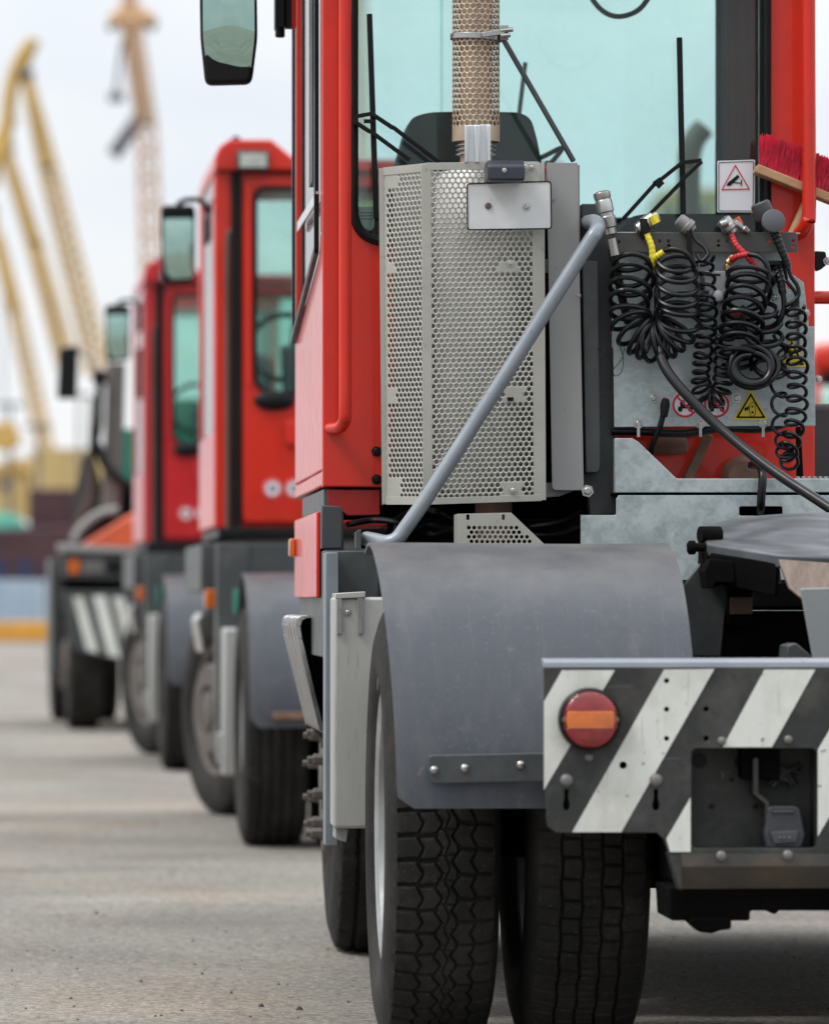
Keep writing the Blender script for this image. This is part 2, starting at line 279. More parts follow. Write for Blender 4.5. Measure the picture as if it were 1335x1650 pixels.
def smoothpath(pts, n=8):
    P = [Vector(p) for p in pts]; P = [P[0] * 2 - P[1]] + P + [P[-1] * 2 - P[-2]]; o = []
    for i in range(1, len(P) - 2):
        for k in range(n):
            t = k / n; a, b, c, d = P[i - 1:i + 3]
            o.append(0.5 * ((2 * b) + (c - a) * t + (2 * a - 5 * b + 4 * c - d) * t * t + (3 * b - a - 3 * c + d) * t ** 3))
    o.append(P[-2]); return o

def empty(name, loc, rz=0, scale=1, label=None, cat=None, group=None):
    o = bpy.data.objects.new(name, None); COL.objects.link(o); o.location = loc; o.rotation_euler = (0, 0, rz); o.scale = (scale,) * 3
    o.empty_display_size = 0.2
    tag(o, label, cat, group); return o
def tag(o, label=None, cat=None, group=None, kind=None):
    if label: o['label'] = label
    if cat: o['category'] = cat
    if group: o['group'] = group
    if kind: o['kind'] = kind
    return o
def kids(o, cache={}):
    return [c for c in bpy.data.objects if c.parent == o]
def copy_tree(o, parent=None):
    c = o.copy(); COL.objects.link(c); c.parent = parent
    for ch in kids(o): copy_tree(ch, c)
    return c

class Frame:
    """a truck's own frame: origin on the ground under its rear axle, y forward; D = metres from the camera along its own axis, C = its offset to the right"""
    def __init__(s, D, vx, C, scale=1.0):
        s.th = math.atan((CX - vx) / F_PX); s.D, s.C, s.k = D, C, scale
        Fv = Vector((-math.sin(s.th), math.cos(s.th), 0)); Rv = Vector((math.cos(s.th), math.sin(s.th), 0))
        s.loc = Fv * D + Rv * C
        s.cam = Vector((-C / scale, -D / scale, CAMH / scale))
    def p(s, px, py, y):
        d = Vector(((px - CX) / F_PX, 1, -(py - HZ) / F_PX))
        c, n = math.cos(-s.th), math.sin(-s.th); d = Vector((d.x * c - d.y * n, d.x * n + d.y * c, d.z))
        t = (y - s.cam.y) / d.y; return s.cam + d * t
    def x(s, px, y): return s.p(px, 900, y).x
    def z(s, py, y): return s.p(CX, py, y).z
    def q(s, pts, y): return [(v.x, v.z) for v in (s.p(a, b, y) for a, b in pts)]

def hexgrid(W, H, pitch, r, mapf, skip=None, margin=0.0):
    """perforated sheet: hex cells with a round hole each, in sheet coordinates (u, v)"""
    mb = MB(); dy = pitch * math.sqrt(3) / 2; rows = int((H - 2 * margin) / dy); cols = int((W - 2 * margin) / pitch)
    R = pitch / math.sqrt(3) * 1.0; ou = (W - (cols - 0.5) * pitch) / 2; ov = (H - (rows - 1) * dy) / 2
    hexo = []
    for k in range(12):
        a = math.pi / 6 + math.pi * k / 6
        rr = R if k % 2 == 0 else R * math.cos(math.pi / 6); hexo.append((rr * math.cos(a), rr * math.sin(a)))
    for j in range(-1, rows + 1):
        for i in range(-1, cols + 1):
            cx = ou + i * pitch + (pitch / 2 if j % 2 else 0); cy = ov + j * dy
            solid = j < 0 or j >= rows or i < 0 or i >= cols or (skip and skip(cx, cy))
            cl = lambda u, v: (min(max(u, 0), W), min(max(v, 0), H))
            o_ = [cl(cx + a, cy + b) for a, b in hexo]
            if solid: mb.add([mapf(*p) for p in o_], [tuple(range(12))])
            else:
                inn = [(cx + r * math.cos(math.pi / 6 + math.pi * k / 6), cy + r * math.sin(math.pi / 6 + math.pi * k / 6)) for k in range(12)]
                mb.add([mapf(*p) for p in o_] + [mapf(*p) for p in inn], [(k, (k + 1) % 12, 12 + (k + 1) % 12, 12 + k) for k in range(12)])
    return mb

# ------------------------------------------------------------------ wheels
def tri(x): return abs((x % 1) * 2 - 1) * 2 - 1
def tyre_mesh(name, R, w, tread, kind, nu=900, nv=70):
    """one rubber surface of revolution with the tread cut into it"""
    t = np.linspace(-1, 1, nv); prof = [(-w * 0.36, R * 0.60), (-w * 0.46, R * 0.66), (-w * 0.5, R * 0.76), (-w * 0.485, R * 0.86), (-w * 0.45, R * 0.925), (-tread / 2 - 0.006, R * 0.968)]
    xs = [p[0] for p in prof]; rs = [p[1] for p in prof]; tt = [9.0] * len(prof)
    for a in t: xs.append(a * tread / 2); rs.append(R - 0.012 * abs(a) ** 3.0); tt.append(a)
    for p in prof[::-1]: xs.append(-p[0]); rs.append(p[1]); tt.append(9.0)
    xs = np.array(xs); rs = np.array(rs); tt = np.array(tt)
    c = np.arange(nu) / nu * 2 * math.pi
    blocks = 56 if kind == 'hex' else 70
    Cc, Tt = np.meshgrid(c / (2 * math.pi) * blocks, tt, indexing='ij')
    tr = lambda x: np.abs((x % 1) * 2 - 1) * 2 - 1
    g = np.zeros_like(Cc); cut = lambda d, wd: np.clip(1.4 - np.abs(d) / wd, 0, 1)
    if kind == 'hex':
        z = 0.07 * tr(Cc)
        for b, sg, ph in ((-0.56, -1.0, 0.0), (-0.16, -1.25, 0.0), (0.22, 1.25, 0.5), (0.62, 1.0, 0.5)): g = np.maximum(g, cut(Tt - b - sg * 0.075 * tr(Cc + ph), 0.026))
        g = np.maximum(g, 0.6 * cut(Tt - 0.03 - 0.06 * tr(Cc + .25), 0.018))
        pitchm = 2 * math.pi * R / blocks
        for lo, hi, ph in ((-1.1, -0.56, 0.0), (-0.56, -0.16, 0.0), (0.22, 0.62, 0.5), (0.62, 1.1, 0.5)):
            inside = (Tt > lo) & (Tt < hi); d = ((Cc + ph + 0.5 + 0.12 * np.sign(lo) * (Tt - lo) + 0.02 * np.sin(Cc * 5)) % 1 - 0.5) * pitchm
            g = np.where(inside, np.maximum(g, cut(d, 0.0047)), g)
        inside = (Tt > -0.16) & (Tt < 0.22); d = ((Cc * 1.0 + 0.25) % 1 - 0.5) * pitchm
        g = np.where(inside, np.maximum(g, 0.45 * cut(d, 0.0025)), g)
    elif kind == 'block':
        z = 0.018 * tr(Cc * 0.5); pitchm = 2 * math.pi * R / blocks
        for b in (-0.6, -0.2, 0.2, 0.6): g = np.maximum(g, cut(Tt - b - z, 0.026))
        for lo, hi, ph, mul, dep in ((-1.1, -0.6, 0.1, 1, 0.5), (-0.6, -0.2, 0.5, 1, 1.0), (-0.2, 0.2, 0.2, 2, 0.35), (0.2, 0.6, 0.8, 1, 1.0), (0.6, 1.1, 0.3, 1, 0.4)):
            inside = (Tt > lo) & (Tt < hi); d = ((Cc * mul + ph + 0.5 * np.sin(np.floor(Cc * mul + ph) * 7.7) * 0.2 + 0.1 * Tt) % 1 - 0.5) * pitchm / mul
            g = np.where(inside, np.maximum(g, dep * cut(d, 0.003)), g)
    else:
        for b in (-0.62, -0.21, 0.21, 0.62): g = np.maximum(g, cut(Tt - b - 0.02 * tr(Cc), 0.05))
        d = (Cc % 1 - 0.5) * 0.04; g = np.where(np.abs(Tt) > 0.85, np.maximum(g, 0.4 * cut(d, 0.004)) * (np.abs(Tt) < 1.01), g)
    g = np.where(np.abs(Tt) <= 1.0, g, 0)
    wear = 0.0012 * np.sin(Cc * 2 * math.pi * 0.37 + Tt * 3)
    Rr = rs[None, :] - 0.011 * g + np.where(np.abs(Tt) <= 1, wear, 0)
    nvv = len(xs); co = np.empty((nu, nvv, 3)); co[:, :, 0] = xs[None, :]; co[:, :, 1] = Rr * np.sin(c)[:, None]; co[:, :, 2] = Rr * np.cos(c)[:, None]
    i = np.arange(nu)[:, None]; j = np.arange(nvv - 1)[None, :]; i2 = (i + 1) % nu
    fs = np.stack([i * nvv + j, i * nvv + j + 1, i2 * nvv + j + 1, i2 * nvv + j], -1).reshape(-1, 4)
    me = bpy.data.meshes.new(name); me.vertices.add(nu * nvv); me.vertices.foreach_set('co', co.ravel())
    me.loops.add(fs.size); me.loops.foreach_set('vertex_index', fs.ravel().astype(np.int32))
    me.polygons.add(len(fs)); me.polygons.foreach_set('loop_start', np.arange(0, fs.size, 4, dtype=np.int32)); me.polygons.foreach_set('loop_total', np.full(len(fs), 4, dtype=np.int32))
    me.update(calc_edges=True); me.validate()
    me.polygons.foreach_set('use_smooth', [True] * len(me.polygons)); me.set_sharp_from_angle(angle=math.radians(38)); me.update()
    return me

R_T = 0.49
TY = {'hex': tyre_mesh('tyre', R_T, 0.25, 0.196, 'hex', 1200, 110), 'block': tyre_mesh('tyre', R_T, 0.27, 0.215, 'block', 1200, 100), 'rib': tyre_mesh('tyre', R_T, 0.27, 0.215, 'rib', 300, 44)}
for _m_ in TY.values(): _m_.materials.append(M['tyre'])
def rim_mb(dish):   # dish 'in' (outer dual), 'out' (front wheel); the outer side is -x
    mb = MB(); ax = (-1, 0, 0)
    r0 = R_T * 0.605
    if dish == 'in':
        mb.lathe([(-0.10, r0), (0.085, r0), (0.10, r0 + 0.012), (0.108, r0 + 0.004), (0.100, r0 - 0.014), (0.06, r0 - 0.03), (-0.05, r0 - 0.035), (-0.06, 0.16), (-0.03, 0.13), (0.05, 0.10), (0.06, 0.06), (0.06, 0.001)], ax=ax, n=56, ends=False)
    else:
        mb.lathe([(-0.10, r0), (0.085, r0), (0.10, r0 + 0.012), (0.108, r0 + 0.004), (0.098, r0 - 0.014), (0.05, r0 - 0.030), (0.075, 0.222), (0.135, 0.214), (0.148, 0.20), (0.148, 0.115), (0.12, 0.11), (0.12, 0.095), (0.15, 0.085), (0.155, 0.07), (0.155, 0.001)], ax=ax, n=56, ends=False)
    return mb
def nut_mb(dish, k):
    mb = MB(); ax = (-1, 0, 0)
    for _k in (k,):
        a = 2 * math.pi * (k + 0.3) / 10; rr = 0.155; h = 0.148 if dish == 'out' else -0.03
        o = (0, rr * math.cos(a), rr * math.sin(a))
        mb.lathe([(h, 0.021), (h + 0.006, 0.021), (h + 0.006, 0.0165), (h + 0.03, 0.0165), (h + 0.033, 0.013), (h + 0.033, 0.010), (h + 0.048, 0.010)], o, ax, 6)
    return mb
def hole_mb():
    mb = MB()
    for k in range(10):
        a = 2 * math.pi * k / 10; mb.lathe([(.070, .021), (.0775, .021)], (0, .241 * math.cos(a), .241 * math.sin(a)), (-1, 0, 0), 12)
    return mb
RIM = {}
def wheel(parent, x, y, kind, dish, flip=False, steer=0.0, name='wheel', nuts=True):
    e = bpy.data.objects.new(name, None); COL.objects.link(e); e.parent = parent; e.location = (x, y, R_T - 0.004); e.rotation_euler = (random.random() * 6 if kind == 'rib' else 0, 0, (math.pi if flip else 0) + steer)
    e.rotation_mode = 'XYZ'; e.empty_display_size = 0.1
    t = bpy.data.objects.new('tyre', TY[kind]); COL.objects.link(t); t.parent = e
    if dish not in RIM:
        RIM[dish] = [rim_mb(dish).build('rim', M['rim'] if dish == 'in' else M['rimd'], e)] + [nut_mb(dish, k).build('lug_nut', M['rimd'], e, 0.001) for k in range(10)] + ([hole_mb().build('hand_holes', M['chassis_and_shade'], e)] if dish == 'out' else [])
    else:
        for o_ in (RIM[dish] if nuts else [RIM[dish][0]] + RIM[dish][11:]):
            c = o_.copy(); COL.objects.link(c); c.parent = e
    return e

def bolt(parent, x, y, z, r=0.011, m=None, ax=(0, -1, 0), name='bolt'):
    return MB().lathe([(0, r * 1.55), (0.0025, r * 1.55), (0.0025, r), (r * 0.9, r), (r * 1.1, r * 0.75)], (x, y, z), ax, 6).build(name, m or M['steel'], parent)

def coil(mb, pts, R, turns, wr, tilt=0.3, jit=0.1, dens=None, n=8, seed=1, res=22):
    """a spring-wound hose: loops of radius R round a centre line through pts"""
    rg = np.random.default_rng(seed); P = smoothpath(pts, 10); P = np.array([tuple(p) for p in P])
    seg = np.linalg.norm(np.diff(P, axis=0), axis=1)
    if dens is not None:
        dd = np.interp(np.linspace(0, 1, len(seg)), np.linspace(0, 1, len(dens)), dens); wseg = seg * dd
    else: wseg = seg
    s = np.concatenate([[0], np.cumsum(wseg)]); s /= s[-1]; K = int(turns * res); u = np.linspace(0, 1, K)
    C = np.stack([np.interp(u, s, P[:, i]) for i in range(3)], 1); T = np.gradient(C, axis=0); 
    ker = np.ones(9) / 9
    for i in range(3): T[:, i] = np.convolve(np.pad(T[:, i], 4, mode='edge'), ker, 'valid')
    T /= np.linalg.norm(T, axis=1)[:, None]
    Y = np.array([0, 1.0, 0]); out_ = []
    nj = int(turns) + 3; jr = 1 + jit * (rg.random(nj) - 0.5) * 2; jt = tilt * (1 + 0.5 * (rg.random(nj) - 0.5) * 2); ja = jit * 0.5 * R * (rg.random((nj, 3)) - 0.5) * 2
    for i in range(K):
        a = 2 * math.pi * turns * u[i]; q = a / (2 * math.pi); rj = np.interp(q, range(nj), jr); tj = np.interp(q, range(nj), jt); dj = np.array([np.interp(q, range(nj), ja[:, d]) for d in range(3)])
        e1 = np.cross(T[i], Y); e1 /= np.linalg.norm(e1)
        out_.append(C[i] + dj + R * rj * (math.cos(a) * e1 + math.sin(a) * Y * 0.85 + tj * math.sin(a) * T[i]))
    mb.sweep(out_, wr, n); return out_

# ==================================================================  THE NEAR TRACTOR
G_T = 'red terminal tractors parked on the quay'
F1 = Frame(11.3, 131, 1.70)
T1 = empty('terminal_tractor', F1.loc, F1.th, 1, 'nearest red terminal tractor with coiled air hoses, perforated exhaust guard and striped bumper', 'terminal tractor', G_T)
P, X, Z, Q = F1.p, F1.x, F1.z, F1.q
# ---- cab
YB, YF = 1.30, 2.90
xl, xr = X(519, YB), X(1311, YB)
zb = Z(785, YB); zt = Z(-300, YB)
win = Q([(567, -230), (1238, -230), (1238, 362), (1232, 392), (600, 392), (567, 375)], YB)
win = rnd([win[0], win[1], win[3], (X(567, YB), Z(392, YB))], [0.03, 0.03, 0.03, 0.075], 8)
cab = plate('cab', [(xl, zb), (xr, Z(790, YB)), (xr, zt), (xl, zt)], [win], YB, 0.03, M['red'], T1, 0.004)
# cab shell: floor, roof, side walls
sw = MB(); t = 0.03
sw.box(xl, xr, YB + 0.016, YF, zb + 0.003, zb + 0.04)
zw0 = Z(525, YB)        # left side: lower panel, front and rear posts
sw.yprism([(YB + 0.016, zb + 0.042), (YF, zb + 0.042), (YF, 1.70), (YF - .12, 1.72), (YB + .16, 1.85), (YB + .10, 1.90), (YB + 0.016, 1.90)], xl, xl + t)
sw.box(xl, xl + t, YB + 0.016, YB + 0.10, 1.901, zt - 0.002); sw.box(xl, xl + t, YF - 0.06, YF, 1.742, zt - 0.002)
sw.box(xr - t, xr, YB + 0.016, YB + 0.30, zb + 0.042, zt - 0.002); sw.box(xr - t, xr, YB + 0.302, YF - 0.062, zb + 0.042, zt - .003); sw.box(xr - t, xr, YF - 0.06, YF, zb + 0.042, zt - 0.002)
sw.box(xl + t, xr - t, YF - 0.03, YF, zb + 0.042, 1.98)
sw.build('side_panel', M['red'], T1, 0.004)
MB().box(xl - 0.01, xr + 0.01, YB - 0.05, YF + 0.06, zt + 0.002, zt + 0.07).build('roof', M['red'], T1, 0.02, seg=3)
# lining
li = MB(); li.box(xr - t - 0.012, xr - t - 0.002, YB + 0.03, YB + 0.30, zb + 0.05, zt - 0.01); li.box(xr - t - 0.012, xr - t - 0.002, YB + 0.31, YB + .75, zb + 0.05, zt - .01); li.box(xr - t - 0.012, xr - t - 0.002, YB + 1.36, YF - 0.07, zb + 0.05, zt - .01)
li.box(xr - t - 0.022, xr - t - 0.002, YF - 0.068, YF - 0.032, zb + 0.05, zt - 0.01)
li.box(xl + t + 0.002, xr - t - 0.014, YF - 0.36, YF - 0.035, zb + 0.05, 2.03)
li.build('cab_lining', M['cabin'], T1, 0.01)
li = MB(); li.box(xr - t - .012, xr - t - .003, YB + .751, YB + 1.359, zb + .05, zt - .01); li.build('cab_pillar_trim', M['trim_red'], T1, 0.002)
g = MB(); g.box(X(540, YB), X(1262, YB), YB + 0.026, YB + 0.032, Z(420, YB), Z(-280, YB)); g.build('rear_window', M['glass'], T1)
g = MB(); g.box(xl + t + 0.005, xr - t - 0.02, YF - 0.02, YF - 0.014, 1.985, zt - 0.004); g.build('windscreen', M['glass'], T1)
g = MB(); g.yprism([(YB + 0.10, 1.91), (YB + .16, 1.86), (YF - 0.12, 1.725), (YF - 0.06, 1.72), (YF - 0.06, zt - 0.01), (YB + 0.10, zt - 0.01)], xl + 0.008, xl + 0.014); g.build('side_window', M['glass'], T1)
# side window trim seen end-on
tr_ = MB(); tr_.box(xl - 0.012, xl - 0.002, YB + 0.14, YB + 0.20, 1.99, zt - 0.01); tr_.build('window_seal', M['black'], T1); tr_ = MB(); tr_.box(xl - 0.010, xl - 0.002, YF - 0.05, YF - 0.01, 1.70, zt - 0.01); tr_.build('window_seal', M['black'], T1)
tr_ = MB(); tr_.bar((xl - 0.008, YB + 0.14, 1.862), (xl - 0.008, YF - 0.05, 1.71), 0.012, 0.02); tr_.bar((xl - 0.008, YB + 0.14, 1.862), (xl - 0.008, YB + .14, 2.0), 0.012, 0.02); tr_.build('window_seal', M['black'], T1)
tr_ = MB(); tr_.bar((xl - 0.005, YB + 0.14, 1.995), (xl - 0.005, YF - 0.34, 2.0), 0.008, 0.026); tr_.build('window_trim', M['chrome'], T1)
tr_ = MB(); tr_.box(xl - 0.014, xl - 0.003, YB + 0.22, YB + 0.42, 2.04, zt - 0.05); tr_.build('sliding_window_frame', M['black'], T1)
# gasket
gk = MB(); gp = [(x_, YB - 0.018, z_) for x_, z_ in rnd([win_ for win_ in Q([(569, -228), (1233, -228), (1233, 390), (569, 390)], YB)], [0.03, 0.03, 0.03, 0.085], 8)]
gk.sweep(gp, 0.0115, 8, closed=True); gk.build('window_gasket', M['black'], T1)
MB().box(X(1222, YB), X(1240, YB), YB - 0.017, YB + 0.02, Z(372, YB), Z(-225, YB)).build('window_gasket', M['black'], T1, 0.004)
# panel line strip under the cab and red lower skirt
MB().prism(Q([(526, 789), (612, 789), (612, 830), (560, 831), (546, 822), (530, 822)], YB), YB - 0.005, YB + 0.02).build('lower_panel', M['red_in'], T1, 0.002)
MB().prism(Q([(985, 668), (1311, 668), (1311, 800), (985, 800)], YB - 0.03), YB - 0.03, YB - 0.02).build('lower_panel', M['red'], T1, 0.002)
for py in (728, 773): bolt(T1, X(606, YB), YB - 0.016, Z(py, YB), 0.009, M['black'], name='cab_bolt')
# rear handrails
hr = MB(); yh = YB - 0.10
a = [P(556, -260, yh), P(556, 500, yh), P(556, 655, yh), P(555, 676, yh + .01), P(549, 687, yh + .03), P(540, 690, yh + .06), P(532, 690, YB - 0.015)]
hr.sweep(smoothpath(a, 6), 0.0155, 14); hr.build('handrail', M['red'], T1)
hr = MB(); a = [P(1301, -260, yh), P(1302, 120, yh), P(1303, 330, yh), P(1301, 355, yh), P(1293, 371, yh + .02), P(1284, 376, yh + .05), P(1276, 377, YB - 0.01)]
hr.sweep(smoothpath(a, 6), 0.0175, 14); hr.build('handrail', M['red'], T1)
hr = MB(); hr.sweep([P(1306, 479, YB + .05), P(1420, 479, YB + .05)], 0.0165, 12); hr.build('crossbar', M['red'], T1)
lt = MB(); lt.prism(rnd(Q([(1313, 403), (1332, 404), (1334, 425), (1322, 435), (1313, 432)], YB), 0.006), YB + 0.02, YB + 0.07); lt.build('door_latch', M['black'], T1, 0.003)
bolt(T1, X(1333, YB), YB + .01, Z(417, YB), 0.007)
for px, py in ((1318, 609),): bolt(T1, X(px, YB), YB, Z(py, YB), 0.007)
# seat, dashboard items
st = MB(); ys = 1.95
op = Q([(628, 300), (655, 205), (664, 188), (690, 180), (760, 178), (838, 180), (856, 190), (866, 225), (880, 300)], ys)
op += [(X(900, ys), zb + .3), (X(610, ys), zb + .3)]
st.prism(rnd(op, 0.02), ys, ys + 0.16); st.build('driver_seat', M['seat'], T1, 0.03, seg=4)
st = MB(); st.sweep(smoothpath([P(838, 262, 2.5), P(870, 254, 2.5), P(905, 238, 2.5), (P(905, 238, 2.5) + Vector((-.02, .1, -.03))), P(880, 262, 2.62)], 6), 0.007, 8); st.build('grab_handle', M['black'], T1)
st = MB(); st.prism(rnd(Q([(1002, 400), (1005, 362), (1018, 348), (1040, 344), (1235, 344), (1245, 352), (1245, 400)], YB + 0.12), 0.01), YB + 0.12, YB + 0.5); st.build('parcel_shelf', M['cabin'], T1, 0.01)
st = MB(); st.prism(Q([(576, 333), (604, 333), (602, 366), (597, 372), (585, 366), (577, 352)], YB + 0.04), YB + 0.036, YB + 0.038); st.build('paper_notice', mat('pale_notice', (0.6, 0.72, 0.62), 0.5), T1)
st = MB()
for k, py in enumerate((342, 347, 352)): st.prism(Q([(580, py), (600, py), (600, py + 1), (580, py + 1)], YB + 0.033), YB + 0.034, YB + 0.0352)
st.build('notice_lines', M['black'], T1)
st = MB(); st.sweep(smoothpath([P(940, -30, 2.2), P(955, 0, 2.2), P(975, 20, 2.2), P(1000, 26, 2.2), P(1030, 14, 2.2), P(1055, -20, 2.2)], 6), 0.007, 8); st.build('hanging_cable', M['black'], T1)
# wipers
def wiper(blade, arms):
    b_ = MB(); b_.bar(P(*blade[0], YB - 0.022), P(*blade[1], YB - 0.022), 0.0135, 0.014, (0, 1, 0)); b_.bar(P(*blade[0], YB - 0.010), P(*blade[1], YB - 0.010), 0.0035, 0.014, (0, 1, 0))
    o = b_.build('wiper_blade', M['black'], T1, 0.002)
    for pa in arms:
        r_ = MB()
        for (a, b, wd) in pa: r_.bar(P(*a, YB - 0.04), P(*b, YB - 0.04), 0.010, wd, (0, 1, 0))
        r_.build('wiper_arm', M['black'], o, 0.001)
wiper([(595, 22), (606, 352)], [[((603, 182), (574, 187), .005), ((574, 187), (572, 200), .008), ((571, 196), (596, 212), .014), ((595, 210), (660, 258), .011)], [((600, 184), (633, 206), .014), ((632, 204), (708, 262), .011)], [((603, 195), (586, 195), .004)]])
wiper([(1094, 60), (1100, 345)], [[((1004, 352), (1060, 290), .006), ((1058, 294), (1098, 262), .013), ((1095, 262), (1130, 258), .006)], [((1042, 350), (1098, 292), .008), ((1096, 292), (1130, 260), .011)]])
MB().prism(Q([(1052, 292), (1062, 285), (1070, 295), (1062, 303)], YB - .05), YB - .052, YB - .03).build('wiper_clip', M['black'], T1)
MB().bar(P(846, 100, YF + .03), P(834, 200, YF + .03), .012, .01).build('front_wiper', M['black'], T1)
MB().box(X(708, YF), X(712, YF), YF - .03, YF - .022, 2.0, zt - .01).build('windscreen_pane_edge', M['glassc'], T1)  # faint vertical edge where the windscreen glass divides
# CCTV notice
cs = plate('camera_notice', rnd(Q([(1155, 259), (1216, 257), (1215, 342), (1155, 342)], YB - .012), .004), [], YB - .012, 0.003, M['sticker'], T1, 0.0005)
def ring(name, pts, wd, y, m, parent):
    cx = sum(p[0] for p in pts) / len(pts); cz = sum(p[1] for p in pts) / len(pts); mb = MB(); n = len(pts); vs = []
    for p in pts: vs.append((p[0], y, p[1]))
    for i in range(n):
        p = Vector(pts[i]); a = (Vector(pts[i - 1]) - p).normalized(); b = (Vector(pts[(i + 1) % n]) - p).normalized(); m_ = a + b
        c2 = Vector((cx - p.x, cz - p.y))
        if m_.length < 0.05: nn = Vector((-a.y, a.x)); nn = nn if nn.dot(c2) > 0 else -nn; off = nn * wd
        else:
            m_.normalize(); sn = math.sqrt(max(0.05, (1 - a.dot(b)) / 2)); m_ = m_ if m_.dot(c2) > 0 else -m_; off = m_ * wd / sn
        vs.append((p.x + off.x, y, p.y + off.y))
    mb.add(vs, [(i, (i + 1) % n, n + (i + 1) % n, n + i) for i in range(n)]); return mb.build(name, m, parent, solid=0.0006)
yc = YB - .0145
ring('notice_border', rnd(Q([(1157, 261), (1214, 259), (1213, 340), (1157, 340)], yc), .004, 3), 0.0016, yc, M['black'], cs)
ring('warning_triangle', rnd(Q([(1184, 264), (1208, 305), (1161, 306)], yc), .004, 3), 0.0028, yc - .0006, M['sred'], cs)
cm = MB(); cm.prism(Q([(1188, 281), (1191, 285), (1176, 299), (1170, 299), (1172, 294)], yc), yc - .001, yc); cm.prism(Q([(1181, 293), (1194, 294), (1194, 295.5), (1181, 294.5)], yc), yc - .001, yc); cm.prism(Q([(1193, 289), (1194.6, 289), (1194.6, 299), (1193, 299)], yc), yc - .001, yc)
cm.build('camera_symbol', M['black'], cs)

# ---- exhaust guard (perforated box), muffler and stack
yg = 0.98
BL, TL = P(689, 812, yg), P(686, 264, yg); BR = P(872, 806, yg); TR = P(869, 262, yg)
def q4(a, b, c, d, W, H):
    return lambda u, v: ((a * (1 - u / W) + b * (u / W)) * (1 - v / H) + (d * (1 - u / W) + c * (u / W)) * (v / H))
BR2 = BR.copy(); TR2 = TR.copy()
Wf = (BR - BL).length; Hf = (TL - BL).length
kk = Wf / 186.0
def skipf(u, v):
    px = u / kk; py = v / kk
    for cx_, cy_, rx, ry in ((134, 385, 15, 11), (142, 172, 17, 12), (140, 22, 17, 12)):
        if abs(px - cx_) < rx and abs(py - cy_) < ry: return True
    return False
eg = hexgrid(Wf, Hf, 0.0140, 0.0050, q4(BL, BR, TR, TL, Wf, Hf), skipf, 0.008).build('exhaust_guard', M['guard'], T1, solid=0.002, smooth=20, weld=True)
yl = 1.10
BL0, TL0 = P(622, 812, yl), P(617, 271, yl)
Ws = (BL - BL0).length; Hs = (TL0 - BL0).length
def skips(u, v):
    px = u / Ws; py = v / Hs
    for cx_, cy_, rx, ry in ((0.15, 0.965, .2, .03), (0.12, 0.70, .14, .02), (0.12, 0.32, .14, .02), (0.12, 0.04, .22, .03)):
        if abs(px - cx_) < rx and abs(py - cy_) < ry: return True
    return False
hexgrid(Ws, Hs, 0.0140, 0.0050, q4(BL0, BL, TL, TL0, Ws, Hs), skips, 0.008).build('guard_side_panel', M['guard'], T1, solid=0.002, smooth=20, weld=True)
gs = MB()   # folded edges
e_ = Vector((0, -0.0010, 0)); 
def strip(mb, a, b, c, d, th=0.002):
    n = (b - a).cross(d - a).normalized() * th
    mb.add([a, b, c, d, a + n, b + n, c + n, d + n], [(0, 1, 2, 3), (7, 6, 5, 4), (0, 4, 5, 1), (1, 5, 6, 2), (2, 6, 7, 3), (3, 7, 4, 0)])
gs.bar(BL + e_, TL + e_, 0.024, 0.0014, (0, 1, 0)); gs.bar(BR + e_ + Vector((-.004, 0, 0)), TR + e_ + Vector((-.004, 0, 0)), 0.03, 0.0014, (0, 1, 0))
gs.bar(BL + e_ * 1.5 + Vector((0, 0, .006)), BR + e_ * 1.5 + Vector((0, 0, .006)), 0.016, 0.0014, (0, 1, 0)); gs.bar(TL + e_ * 1.5 - Vector((0, 0, .006)), TR + e_ * 1.5 - Vector((0, 0, .006)), 0.018, 0.0014, (0, 1, 0))
gs.bar(BL0 + e_, TL0 + e_, 0.02, 0.0014, (0, 1, 0)); gs.bar(BL0 + e_ * 2 + Vector((0, 0, .008)), BL + e_ * 2 + Vector((0, 0, .008)), 0.02, 0.003, (0, 1, 0)); gs.bar(TL0 + e_ * 2 - Vector((0, 0, .008)), TL + e_ * 2 - Vector((0, 0, .008)), 0.02, 0.003, (0, 1, 0))
strip(gs, BL0, TL0, TL0 + Vector((0, .15, 0)), BL0 + Vector((0, .15, 0)))
strip(gs, BR, TR, TR + Vector((0, .05, 0)), BR + Vector((0, .05, 0)))
gs.build('guard_edge', M['guard'], T1, 0.0008)
for px, py in ((822, 423), (826, 790)): bolt(T1, X(px, yg), yg - .003, Z(py, yg), 0.006)
bolt(T1, X(632, yl), yl - .003, Z(794, yl), 0.006)
for px, py, y_ in ((822, 643, yg), (630, 430, yl), (631, 651, yl)): sl = MB(); sl.prism(rnd(Q([(px - 5, py - 3), (px + 5, py - 3), (px + 5, py + 3), (px - 5, py + 3)], y_ - .004), .002), y_ - .005, y_ - .0035); sl.build('guard_slot', M['black'], T1)
mu = MB(); cxm = X(778, 1.12); mu.lathe([(0, .06), (0.02, .10), (0.04, .116), (0.78, .116), (0.80, .10), (0.81, .05)], (cxm, 1.125, Z(806, 1.12)), (0, 0, 1), 40); mu.build('muffler', mat('muffler_steel', (0.62, 0.61, 0.58), 0.45, metal=0.2, vary=0.2, scale=6), T1)
MB().lathe([(0, .045), (.12, .045)], (X(795, 1.12), 1.12, Z(832, 1.12) - .06), (0, 0, 1), 24).build('exhaust_elbow', M['rust'], T1)
cxs = X(767, 1.05); ysk = 1.06; z0, z1 = Z(228, ysk), Z(-420, ysk); rs_ = 0.0565
Wc = 2 * math.pi * rs_; Hc = z1 - Z(207, ysk); pc = Wc / 24
